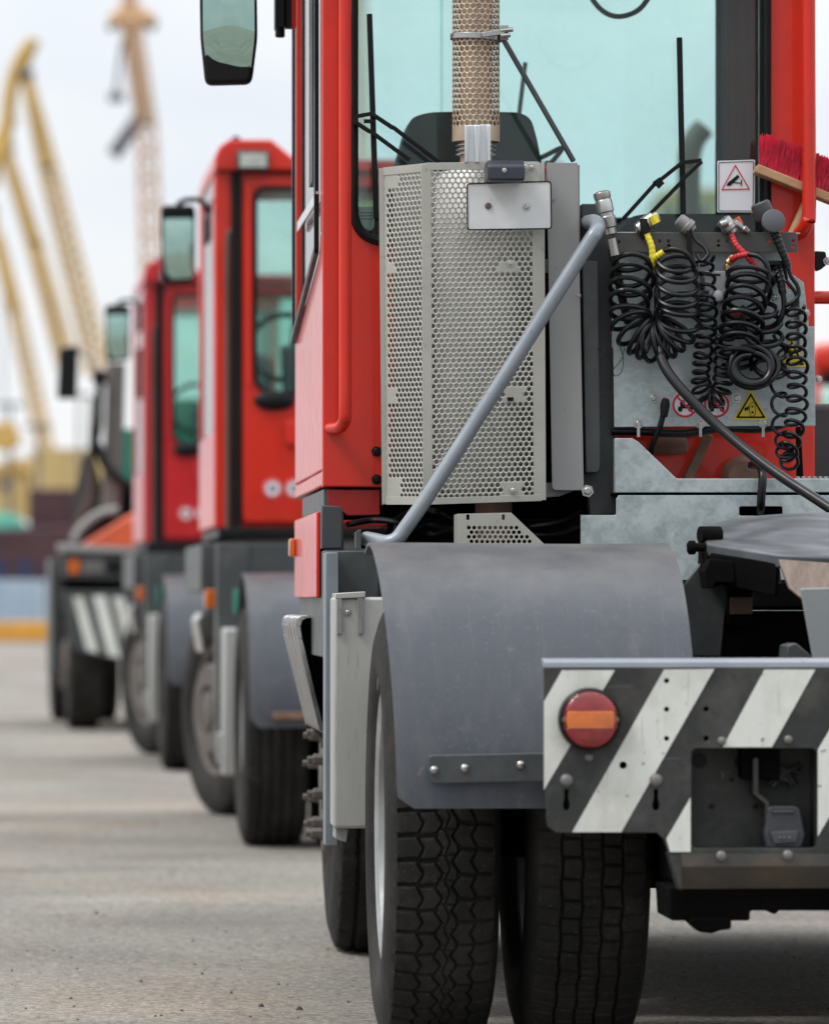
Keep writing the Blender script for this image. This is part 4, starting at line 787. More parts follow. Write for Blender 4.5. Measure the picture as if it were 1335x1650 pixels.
# entry step, ribbed aluminium band
def sp_band(y0, y1, px_sh):
    a = [(521, 991), (482, 991), (466, 994), (459, 1005), (462, 1025), (500, 1176)]
    c = Q(a, y0); inn = []
    path = rnd(c, .012, 4) if False else c
    return path
bd = MB(); pa = [(X(521, 1.75), Z(992, 1.75)), (X(490, 1.75), Z(992, 1.75)), (X(482, 1.75), Z(996, 1.75)), (X(479, 1.75), Z(1006, 1.75)), (X(482, 1.75), Z(1026, 1.75)), (X(519, 1.75), Z(1178, 1.75))]
for k in range(5):
    y0 = 1.75 + k * .20; y1 = y0 + .16; thk = .006
    inner = [(x_ + .008, z_ - .006) for x_, z_ in pa]; of_ = .008
    for i in range(len(pa) - 1):
        q0, q1, i0, i1 = pa[i], pa[i + 1], inner[i], inner[i + 1]
        bd.add([(q0[0] - of_, y0, q0[1]), (q1[0] - of_, y0, q1[1]), (i1[0], y0, i1[1]), (i0[0], y0, i0[1]), (q0[0] + .004, y1, q0[1]), (q1[0] + .004, y1, q1[1]), (i1[0], y1, i1[1]), (i0[0], y1, i0[1])],
               [(0, 1, 2, 3), (7, 6, 5, 4), (0, 4, 5, 1), (1, 5, 6, 2), (2, 6, 7, 3), (3, 7, 4, 0)])
bd.build('entry_step', M['chrome'], T1, .0015)
bd = MB()
inner = [(x_ + .0085, z_ - .0065) for x_, z_ in pa]
bd.prism(inner + [(inner[-1][0] + .05, inner[-1][1] - .05), (inner[0][0] + .05, inner[0][1])], 1.80, 2.75); bd.build('step_well', M['chassis_and_shade'], T1)

# ---- chassis, axles
MB().box(-.36, -.28, -.95, 3.5, .62, .84).build('chassis_rail', M['chassis_and_shade'], T1, .006); MB().box(.28, .36, -.95, 3.5, .62, .84).build('chassis_rail', M['chassis_and_shade'], T1, .006); MB().box(-.279, .279, -.2, 0, .66, .8).build('cross_member', M['chassis_and_shade'], T1)
ax_ = MB(); ax_.lathe([(-.98, .07), (-.3, .08), (-.2, .14), (0, .19), (.2, .14), (.3, .08), (.98, .07)], (0, 0, R_T), (1, 0, 0), 24); ax_.build('axle', M['chassis_and_shade'], T1)
MB().lathe([(-.95, .05), (.95, .05)], (0, 3.1, R_T - .05), (1, 0, 0), 16).build('axle', M['chassis_and_shade'], T1)
MB().box(-.9, .95, 1.25, 2.7, .29, 1.19).build('engine', M['chassis_and_shade'], T1, .02)  # engine block carried low to keep daylight off the ground below
MB().box(-.72, .72, 2.71, 3.9, .34, .9).build('front_light_block', M['chassis_and_shade'], T1, .02)  # added box at the front axle, extends the dark ground forward
MB().box(-.5, .5, .62, 1.24, .31, .83).build('belly_light_block', M['chassis_and_shade'], T1, .03)  # added low box that blocks light under the truck
MB().box(-1.0, -.505, .66, 1.0, .30, .86).build('tank_light_block', M['chassis_and_shade'], T1, .05, seg=3); MB().box(.505, 1.05, .66, 1.18, .30, .86).build('tank_light_block', M['chassis_and_shade'], T1, .05, seg=3)  # unseen tanks added to close side openings that lit the ground
MB().box(-.47, .47, -.92, 1.2, .8405, .8445).build('deck_light_block', M['chassis_and_shade'], T1)  # added sheet stopping skylight from above between the wheels
MB().box(-.47, .47, -.68, -.22, .385, .61).build('rear_light_block', M['chassis_and_shade'], T1, .02)  # hidden beam added, wide and low, against light from the rear
MB().box(X(541, 1.3), X(992, 1.3), 1.36, 1.9, 1.195, Z(787, 1.36)).build('engine_bay_shade', M['chassis_and_shade'], T1, .004)  # dark box filling the opening under the cab as painted shade
MB().box(X(634, 1.24), X(872, 1.24), 1.25, 1.262, Z(806, 1.24), Z(275, 1.24)).build('guard_back', M['light'], T1)
MB().box(.115, 1.0, 1.9, 2.9, 1.205, 1.5).build('engine_cover', M['grey'], T1, .02)
MB().box(.45, 1.05, 1.2, 2.4, .45, 1.0).build('fuel_tank', M['alu'], T1, .04, seg=3)
for a in ([(560, 845), (600, 838), (640, 842), (690, 860), (735, 850)], [(640, 836), (668, 822), (700, 824), (730, 840)], [(615, 862), (640, 836), (630, 872)], [(850, 850), (900, 842), (936, 826)], [(840, 862), (890, 862), (936, 846)], [(650, 862), (690, 846), (740, 858)]):
    hs = MB(); hs.sweep(smoothpath([P(px, py, 1.2 + .05 * (i % 2)) for i, (px, py) in enumerate(a)], 6), .008, 8); hs.build('engine_hose', M['rubber'], T1)
# underside and tow hitch seen below the bumper
hk = MB(); yh_ = -.8
hk.prism(Q([(1076, 1430), (1400, 1430), (1400, 1468), (1255, 1468), (1248, 1475), (1236, 1468), (1208, 1468), (1208, 1484), (1080, 1484), (1078, 1450)], yh_), yh_, yh_ + .25)
hk.prism(Q([(1112, 1480), (1178, 1480), (1178, 1498), (1160, 1500), (1146, 1505), (1128, 1503), (1112, 1488)], yh_ - .02), yh_ - .02, yh_ + .1); hk.build('tow_hitch', M['chassis_and_shade'], T1, .005)
hk = MB(); hk.box(-.44, .44, -.7, -.62, .50, .60); hk.build('cross_member', M['chassis_and_shade'], T1, .005)

# ---- fender over the twin wheels
def fender(parent, x0, x1, R, a0, a1, m, cz=R_T, y0=0.0, th=.007, name='mudguard', skew=0.0):
    mb = MB(); n = 44; K = 12; vs = []
    for lay in (0, 1):
        for i in range(n + 1):
            t_ = i / n; a = math.radians(a0 + (a1 - a0) * t_); d0 = t_ * math.radians(abs(a1 - a0)) * R; rc = .035; ins = 0.0
            if d0 < rc: ins = rc - math.sqrt(max(0, rc * rc - (rc - d0) ** 2))
            sk = skew * max(0, math.cos(a)) ** 2
            for j in range(K):
                u = j / (K - 1); xa = x0 + ins + sk; xb = x1 - ins; rr = R - lay * th + .0015 * math.sin(u * 5 + t_ * 9)
                vs.append((xa + (xb - xa) * u, y0 - rr * math.cos(a), cz + rr * math.sin(a)))
    M_ = (n + 1) * K; fs = []
    for i in range(n):
        for j in range(K - 1): q = i * K + j; fs += [(q, q + 1, q + K + 1, q + K), (M_ + q + K, M_ + q + K + 1, M_ + q + 1, M_ + q)]
        for j in (0, K - 1): q = i * K + j; fs.append((q, q + K, M_ + q + K, M_ + q))
    for i in (0, n):
        for j in range(K - 1): q = i * K + j; fs.append((q, q + 1, M_ + q + 1, M_ + q))
    mb.add(vs, fs); return mb.build(name, m, parent, smooth=35)
xf0, xf1 = -1.066, -.405
fd = fender(T1, xf0, xf1, .623, 5.5, 104, M['fender'], skew=.026)
fb = MB(); fb.prism(rnd(Q([(691, 1217), (1040, 1210), (1040, 1256), (692, 1263)], -.64), .008), -.642, -.634); fo = fb.build('mudguard_strap', M['grey'], T1, .002)
for px, py in ((699, 1241), (748, 1238), (838, 1233)): MB().lathe([(0, .009), (.003, .009), (.006, .007), (.008, .002)], (X(px, -.64), -.642, Z(py, -.64)), (0, -1, 0), 14).build('bolt', M['steel'], fo)
MB().sweep([(xf0 + .02, 0, .8), (xf1 - .02, 0, .8)], .015, 8).build('mudguard_arm', M['grey'], T1)
fender(T1, .405, 1.066, .623, 5.5, 160, M['fender'])
# ---- wheels
wheel(T1, -.928, 0, 'hex', 'in', name='rear_wheel')
w2 = wheel(T1, -.615, 0, 'block', 'in', flip=True, name='rear_wheel', nuts=False)
wheel(T1, .615, 0, 'block', 'in', name='rear_wheel', nuts=False); wheel(T1, .915, 0, 'hex', 'in', flip=True, name='rear_wheel')
wheel(T1, -.875, 3.1, 'rib', 'out', name='front_wheel'); wheel(T1, .90, 3.1, 'rib', 'out', flip=True, name='front_wheel')

# ---- rear bumper
yR = -1.0
outl = Q([(875, 1075), (2107, 1075), (2100, 1342), (1930, 1342), (1905, 1376), (1077, 1376), (1068, 1352), (1058, 1342), (895, 1342), (882, 1332), (880, 1322)], yR)
opn = rnd(Q([(1113, 1206), (1315, 1206), (1315, 1367), (1113, 1367)], yR), .014)
opn2 = rnd(Q([(1667, 1206), (1869, 1206), (1869, 1367), (1667, 1367)], yR), .014)
bh = [circ(*Q([c], yR)[0], .0055, 10) for c in ((1073, 1097), (1073, 1143), (1073, 1190), (1137, 1143), (1137, 1190), (1136, 1098))] + [circ(*Q([(1003, 1233)], yR)[0], .0078, 12)]
slots = []
for px in (912, 1056):
    slots.append(rnd(Q([(px - 4, 1272), (px + 4, 1272), (px + 3, 1285), (px + 6, 1298), (px + 4, 1306), (px - 4, 1306), (px - 6, 1298), (px - 3, 1285)], yR), .003, 3))
bp = plate('rear_bumper', outl, [opn, opn2] + bh + slots, yR, .008, M['bumper'], T1, .0015)
fz = MB(); fz.yprism([(yR - .004, Z(1076, yR)), (yR - .002, Z(1068, yR)), (yR + .006, Z(1063, yR)), (yR + .05, Z(1061, yR)), (yR + .05, Z(1061, yR) - .006), (yR + .006, Z(1076, yR))], X(875, yR), X(2107, yR)); fz.build('bumper_flange', M['tube'], bp, .001)
lp = MB(); lp.yprism([(yR - .004, Z(1375, yR)), (yR - .001, Z(1398, yR)), (yR + .03, Z(1418, yR)), (yR + .09, Z(1438, yR)), (yR + .10, Z(1435, yR)), (yR + .012, Z(1376, yR))], X(1096, yR), X(1890, yR))
me_ = lp; vs = me_.v
lp.build('bumper_lip', mat('lip_paint', (0.06, 0.058, 0.055), 0.5, dirt=(0.2, 0.13, 0.08), dirt_amt=0.6, dirt_scale=5), bp, .003)
MB().prism(Q([(1077, 1375), (1098, 1375), (1098, 1436), (1092, 1428)], yR), yR - .003, yR + .06).build('bumper_lip', M['bumper'], bp, .002)
MB().prism(Q([(884, 1085), (1108, 1085), (1108, 1335), (884, 1320)], yR + .03), yR + .03, yR + .035).build('bumper_shade_sheet', M['chassis_and_shade'], bp)  # black sheet so the slots and holes read as shaded
def stripe(pts): 
    o = MB().prism(Q(pts, yR - .0045), yR - .0053, yR - .0043).build('white_stripe', M['white'], bp); return o
stripe([(905, 1080), (990, 1080), (876, 1273), (876, 1131)])
# stripe with the real bolt holes left open
plate('white_stripe', Q([(1069, 1079), (1150, 1078), (1000, 1341), (921, 1341)], yR), [h for h in bh if True][:3] + [bh[-1]], yR - .0048, .0012, M['white'], bp, .0001)
stripe([(1231, 1079), (1313, 1079), (1243, 1204), (1164, 1204)])
stripe([(1112, 1285), (1112, 1373), (1079, 1373), (1073, 1352)])
stripe([(1393, 1079), (1475, 1079), (1317, 1348), (1317, 1208)]); stripe([(1555, 1079), (1637, 1079), (1480, 1341), (1400, 1341)])
stripe([(1717, 1079), (1799, 1079), (1725, 1204), (1642, 1204)]); stripe([(1879, 1079), (1961, 1079), (1872, 1240), (1872, 1090)])
for px, py, r_ in ((948, 1221, .009), (912, 1258, .0135), (1056, 1258, .0135), (1162, 1195, .009), (1269, 1193, .009), (1161, 1381, .011), (1268, 1380, .011)):
    MB().lathe([(0, r_), (r_ * .3, r_), (r_ * .6, r_ * .75), (r_ * .75, r_ * .3)], (X(px, yR), yR - .004, Z(py, yR)), (0, -1, 0), 16).build('bolt', mat('bolt_grey', (0.17, 0.17, 0.16), 0.5, metal=0.4) if 'bolt_grey' not in bpy.data.materials else bpy.data.materials['bolt_grey'], bp)
# tail lamp
lx, lz = Q([(948, 1159)], yR)[0]; rl = 50 / 800.
tl = MB().lathe([(0, rl), (.012, rl * 1.03), (.03, rl * 1.0), (.034, rl * .93), (.03, rl * .90)], (lx, yR - .004, lz), (0, -1, 0), 48).build('tail_lamp', M['black'], T1)
def lens(name, z0f, z1f, m, xlim=1.0, dy=0):
    rr = rl * .91; n = 24; top = []; pts = []
    zs = np.linspace(z0f, z1f, n)
    mb = MB(); cols = 24; vs = []
    for zf in zs:
        hx = math.sqrt(max(0, 1 - zf * zf)) * xlim
        for i in range(cols + 1):
            xf = (-1 + 2 * i / cols) * hx; bul = .012 * math.sqrt(max(0, 1 - (xf * xf + zf * zf)))
            ripple = .0006 * math.sin(zf * 60)
            vs.append((lx + xf * rr, yR - .034 - bul - ripple - dy, lz + zf * rr))
    mb.add(vs, [(j * (cols + 1) + i, j * (cols + 1) + i + 1, (j + 1) * (cols + 1) + i + 1, (j + 1) * (cols + 1) + i) for j in range(n - 1) for i in range(cols)])
    return mb.build(name, m, tl, solid=.002, smooth=60)
lens('red_lens', .30, 1, M['lensr']); lens('red_lens', -1, -.32, M['lensr']); lens('amber_lens', -.31, .29, M['lensa'], .86, .001)
mb_ = MB()
for s in (-1, 1): mb_.lathe([(0, .006), (.004, .006), (.005, .002)], (lx + s * rl * .83, yR - .036, lz), (0, -1, 0), 10)
mb_.build('lens_screw', M['rust'], tl)
for s in (-1, 1): MB().prism(rnd([(lx + s * rl * .80, lz - .018), (lx + s * rl * .86, lz - .018), (lx + s * rl * .86, lz + .018), (lx + s * rl * .80, lz + .018)], .002), yR - .038, yR - .034).build('red_lens', M['lensr'], tl)
tr2 = copy_tree(tl, T1)
tr2.location = (-2 * lx, 0, 0)
# recessed pocket behind the opening
rc = MB(); yp = yR + .10
rc.box(X(1100, yR), X(1330, yR), yp, yp + .01, Z(1372, yR), Z(1200, yR)); rc.box(X(1105, yR), X(1112.5, yR), yR + .006, yp, Z(1372, yR), Z(1200, yR)); rc.box(X(1316, yR), X(1322, yR), yR + .006, yp, Z(1372, yR), Z(1200, yR))
rc.box(X(1112.6, yR), X(1315.9, yR), yR + .006, yp, Z(1375, yR), Z(1369, yR)); rc.box(X(1112.6, yR), X(1315.9, yR), yR + .006, yp, Z(1205, yR), Z(1199, yR)); rc.build('socket_pocket', M['bumper'], bp)
for px, py, r_ in ((1126, 1227, .016), (1194, 1229, .015), (1178, 1258, .0055), (1146, 1301, .006), (1217, 1301, .006)): ph = MB(); ph.lathe([(0, r_), (.001, r_)], (X(px, yp), yp - .0005, Z(py, yp)), (0, -1, 0), 14); ph.build('pocket_hole', M['black'], bp)
MB().prism(Q([(1206, 1220), (1214, 1220), (1214, 1276), (1231, 1290), (1231, 1365), (1226, 1365), (1226, 1294), (1206, 1278)], yp), yR + .03, yp - .001).build('pocket_bracket', M['bumper'], bp, .001)
so = MB(); so.prism(rnd(Q([(1236, 1303), (1242, 1299), (1280, 1299), (1287, 1303), (1296, 1345), (1290, 1366), (1234, 1366), (1230, 1345)], yR + .03), .005), yR + .025, yp - .001); sk_ = so.build('socket_cover', mat('socket_grey', (0.04, 0.042, 0.05), 0.28, vary=0.2, scale=30), bp, .006, seg=3)
so = MB(); so.prism(Q([(1244, 1306), (1280, 1306), (1281, 1311), (1243, 1311)], yR + .02), yR + .018, yR + .026); so.build('cover_rib', bpy.data.materials['socket_grey'], bp, .003); so = MB(); so.prism(Q([(1240, 1340), (1286, 1338), (1282, 1358), (1246, 1360)], yR + .018), yR + .012, yR + .026)
for px in (1256, 1263, 1272): so.lathe([(0, .004), (.004, .003)], P(px, 1351, yR + .012), (0, -1, 0), 8)
so.build('cover_latch', mat('socket_gloss', (0.06, 0.062, 0.07), 0.15), bp, .003)
cb = MB()
for a in ([(1238, 1262), (1255, 1248), (1275, 1240), (1288, 1245)], [(1240, 1250), (1260, 1256), (1280, 1262)], [(1245, 1268), (1262, 1250), (1290, 1232)], [(1250, 1236), (1270, 1258), (1276, 1268)], [(1256, 1232), (1276, 1256), (1282, 1266)]):
    cb.sweep(smoothpath([P(px, py, yR + .07) for px, py in a], 5), .006, 8)
cb.build('cable_bundle', M['rubber'], bp)

# ---- fifth wheel coupling
yw = 0.05; fw = empty('fifth_wheel', (0, 0, 0)); fw.parent = T1; del_ = 0
cx5 = 0.03
tilt = math.radians(9.5)
zc5 = Z(866, yw)
def R5(x, y, z=0.0):  # plate-local -> truck-local, tilted down to the rear
    return (cx5 + x, yw + y * math.cos(tilt) + z * -math.sin(tilt), zc5 + y * math.sin(tilt) + z * math.cos(tilt))
hw = cx5 - X(1124, yw + .05)
out5 = []
for k in range(49):
    a = math.radians(-8 + 196 * k / 48); out5.append((hw * math.cos(a), .36 * math.sin(a) + .03))
out5 += [(-hw * .98, -.08), (-hw * .60, -.235), (-.09, -.275), (-.05, -.12), (.05, -.12), (.09, -.275), (hw * .60, -.235), (hw * .98, -.08)]
mb = MB(); n = len(out5)
mb.add([R5(x, y, .0) for x, y in out5] + [R5(x, y, -.032) for x, y in out5], [tuple(range(n)), tuple(range(2 * n - 1, n - 1, -1))] + [(i, i + n, (i + 1) % n + n, (i + 1) % n) for i in range(n)])
mb.build('top_plate', M['plate5'], fw, .006, seg=3)
sk5 = [(-hw * .96, .05, -.02), (-hw * .96, -.10, -.02), (-hw * .58, -.33, -.02)]
def slab(mb, a, b, drop0, drop1, th=.012):
    a = Vector(a); b = Vector(b); t_ = (b - a).cross(Vector((0, 0, 1))).normalized() * th
    pts = [a, b, b + Vector((0, 0, -drop1)), a + Vector((0, 0, -drop0))]
    mb.add([R5(*p) for p in pts] + [R5(*(p + t_)) for p in pts], [(0, 1, 2, 3), (7, 6, 5, 4), (0, 4, 5, 1), (1, 5, 6, 2), (2, 6, 7, 3), (3, 7, 4, 0)])
for s in (-1, 1):
    mb = MB(); slab(mb, (s * hw * .96, .06, -.02), (s * hw * .96, -.08, -.02), .06, .07); slab(mb, (s * hw * .95, -.085, -.02), (s * hw * .58, -.225, -.02), .065, .075)
    mb.build('plate_skirt', M['chassis_and_shade'], fw, .003)
for s in (-1, 1):
    mb = MB()
    pts = [(s * hw * .60, -.232, -.006), (s * .085, -.272, -.006), (s * .075, -.335, -.095), (s * hw * .44, -.300, -.098), (s * hw * .54, -.275, -.07)]
    mb.add([R5(*p) for p in pts] + [R5(p[0], p[1] + .015, p[2] - .002) for p in pts], [(0, 1, 2, 3, 4), (9, 8, 7, 6, 5)] + [(i, (i + 1) % 5, (i + 1) % 5 + 5, i + 5) for i in range(5)])
    mb.build('loading_ramp', M['flange'], fw, .003)
mb = MB(); q0 = P(1128, 882, yw - .05)
mb.lathe([(-.03, .010), (-.025, .016), (-.012, .016), (-.01, .010), (.06, .010)], q0, (1, 0, .02), 14); mb.lathe([(0, .014), (.05, .014)], q0 + Vector((.035, 0, -.07)), (0, 0, 1), 12); mb.sweep([q0 + Vector((.01, 0, -.01)), q0 + Vector((.02, -.01, -.05)), q0 + Vector((.035, 0, -.085))], .010, 8)
mb.lathe([(-.02, .02), (.03, .02)], P(1140, 862, yw - .02), (1, .3, 0), 10); mb.build('locking_lever', M['chassis_and_shade'], fw, .002)
mb = MB(); mb.prism(rnd(Q([(1142, 900), (1180, 905), (1182, 940), (1150, 938), (1146, 948), (1138, 948), (1134, 920)], yw - .12), .003), yw - .14, yw - .02); mb.build('jaw_spring_housing', M['chassis_and_shade'], fw, .004)
mb = MB(); mb.lathe([(0, .012), (.05, .012)], P(1246, 905, yw - .2), (.1, 0, -1), 12); mb.build('hinge_pin', M['rust'], fw)
mb = MB(); mb.prism(Q([(1168, 915), (1240, 922), (1226, 950), (1210, 955), (1176, 948)], yw), yw - .02, yw + .12); mb.prism(Q([(1176, 940), (1210, 945), (1212, 1010), (1174, 1010)], yw), yw - .01, yw + .10); mb.build('pedestal', M['chassis_and_shade'], fw, .008)
mb = MB(); mb.box(-cx5 + .25, -cx5 + .34, yw - .01, yw + .1, .85, zc5 - .03); mb.build('pedestal', M['chassis_and_shade'], fw, .008)
mb = MB(); mb.prism(Q([(1176, 962), (1212, 962), (1212, 990), (1176, 990)], yw - .03), yw - .03, yw - .011); mb.build('pedestal_plate', M['rust'], fw, .002)
MB().box(-.30, .42, .10, .85, .845, Z(985, .2)).build('subframe', M['chassis_and_shade'], T1, .01)
MB().box(-.30, .42, .55, .85, Z(985, .2) + .002, 1.035).build('subframe_block', M['chassis_and_shade'], T1, .01)
# grey gussets left and right of the coupling
gu = MB(); gu.prism(Q([(1128, 905), (1158, 925), (1172, 948), (1160, 1058), (1112, 1058), (1100, 945)], .09), .08, .095); gu.build('subframe_gusset', M['grey'], T1, .003)
gu = MB(); gu.prism(Q([(1098, 946), (1112, 960), (1126, 1058), (1104, 1058)], .3), .29, .31); gu.build('subframe_gusset', M['grey'], T1, .003)
gu = MB(); a0 = P(1120, 1010, .1); gu.lathe([(0, .008), (.04, .008)], a0, (0, 0, -1), 10); gu.build('grease_pin', M['steel'], T1)
gu = MB(); gu.prism(rnd(Q([(1288, 948), (1440, 944), (1440, 1090), (1318, 1090), (1310, 1070)], -.55), .006), -.56, -.545); gu.build('ramp_plate', mat('pale_ramp_paint', (.24, .26, .265), .45, dirt=(.15, .14, .13), dirt_amt=.4), T1, .003)
gu = MB(); gu.prism(Q([(1266, 1040), (1280, 1036), (1306, 1058), (1306, 1066), (1264, 1066)], -.5), -.52, -.4); gu.build('ramp_bracket', M['grey'], T1, .003)
MB().box(X(1115, -.7), X(1400, -.7), -.75, -.6, Z(1066, -.7) - .03, Z(1066, -.7)).build('rear_cross_member', M['chassis_and_shade'], T1, .005)

# ---- left mirror and upper hinge box
def mirror_arm(T, pts, r=.012): return MB().sweep(smoothpath(pts, 6), r, 10).build('mirror_arm', M['black'], T)
ym = 1.95
mc = P(368, 60, ym); MW, MH = .074, .125
mh = MB(); hp = rnd(Q([(321, -80), (413, -80), (415, 60), (406, 134), (331, 136), (323, 60)], ym), .02, 5)
mh.prism(hp, ym, ym + .05); mir = mh.build('wing_mirror', M['black'], T1, .012, seg=4)
def mirror_glass(parent, poly, y, Rc=1.0, tiltd=3.0, yaw=0.0):
    cx = sum(p[0] for p in poly) / len(poly); cz = sum(p[1] for p in poly) / len(poly); vs = [(cx, y - .006, cz)]; n = len(poly); K = 8
    for k in range(1, K + 1):
        for p in poly:
            dx, dz = (p[0] - cx) * k / K, (p[1] - cz) * k / K
            vs.append((cx + dx, y - .006 + (dx * dx + dz * dz) / (2 * Rc) + dz * -math.tan(math.radians(tiltd)) * .999 + dx * math.tan(math.radians(yaw)), cz + dz))
    fs = [(0, 1 + i, 1 + (i + 1) % n) for i in range(n)]
    for k in range(K - 1): fs += [(1 + k * n + i, 1 + (k + 1) * n + i, 1 + (k + 1) * n + (i + 1) % n, 1 + k * n + (i + 1) % n) for i in range(n)]
    return MB().add(vs, fs).build('mirror_glass', M['mirror'], parent, smooth=80)
m_ = bpy.data.materials.new('mirror_surface'); m_.use_nodes = True; b_ = m_.node_tree.nodes['Principled BSDF']; b_.inputs['Metallic'].default_value = 1; b_.inputs['Roughness'].default_value = 0.03
b_.inputs['Base Color'].default_value = (0.42, 0.60, 0.54, 1); M['mirror'] = m_
mirror_glass(mir, rnd(Q([(326, -74), (409, -74), (410, 60), (402, 128), (335, 130), (327, 60)], ym - .004), .02, 5), ym - .005, 1.1, 3.2, -2.0)
mirror_arm(T1, [P(368, -60, ym + .05), P(400, -90, ym + .08), P(470, -90, ym + .2), Vector((xl + .01, YF - .1, Z(-60, YF)))])
hb = MB(); hb.box(X(443, 2.2), X(459, 2.2), 2.2, 2.28, Z(46, 2.2), zt - .1); hb.lathe([(0, .013), (.03, .013)], P(451, 60, 2.22), (0, 0, 1), 14); hb.build('work_lamp_box', M['black'], T1, .004)
hb = MB(); hb.box(X(460, 2.2), X(477, 2.2), 2.205, 2.25, Z(45, 2.2), zt - .1); hb.build('lamp_hinge', M['black'], T1, .003)
hb = MB(); hb.box(X(470, 2.19), X(476, 2.19), 2.18, 2.2, Z(47, 2.2), zt - .1); hb.build('hinge_strip', M['red_in'], T1)

# ================================================================== BROOM stuck behind the right handrail
bc = F1.p(1300, 300, YB - .045)
BR_ = empty('broom', F1.loc, F1.th, 1, 'red bristled wooden push broom stuck behind the right handrail of the nearest tractor', 'broom')
yB = YB - .055
bw = MB(); bw.bar(P(1216, 272, yB), P(1350, 326, yB), .062, .022, (0, 0, 1)); bw.build('broom_head', M['wood'], BR_, .003)
bw = MB(); bw.sweep([P(1312, 300, yB), P(1274, 384, yB + .0)], .0135, 12); bw.build('broom_handle', M['wood'], BR_)
br = MB(); a0, a1 = P(1224, 268, yB), P(1350, 318, yB); axb = (a1 - a0); nrm = Vector((-axb.z, 0, axb.x)).normalized(); nrm = nrm if nrm.z > 0 else -nrm
rb = random.Random(3)
for i in range(2600):
    row = i % 5; u = (round(rb.random() * 22) + rb.gauss(0, .22)) / 22; u = min(max(u, 0), 1)
    b0 = a0 + axb * u + Vector((0, (row - 2) * .011 + rb.gauss(0, .002), 0)); Lb = .078 * rb.uniform(.88, 1.06)
    lean = axb.normalized() * (rb.gauss(.0, .10) - .16); d_ = (nrm + lean + Vector((0, rb.gauss(0, .10) + (row - 2) * .04, 0))).normalized()
    b1 = b0 + d_ * Lb; wv = Vector((.0011, 0, 0)); wy = Vector((0, .0011, 0))
    br.add([b0 - wv, b0 + wy, b0 + wv, b1 - wv * .8, b1 + wy * .8, b1 + wv * .8], [(0, 1, 4, 3), (1, 2, 5, 4), (2, 0, 3, 5), (3, 4, 5)])
br.build('bristles', M['bristle'], BR_, fix=False, smooth=30)

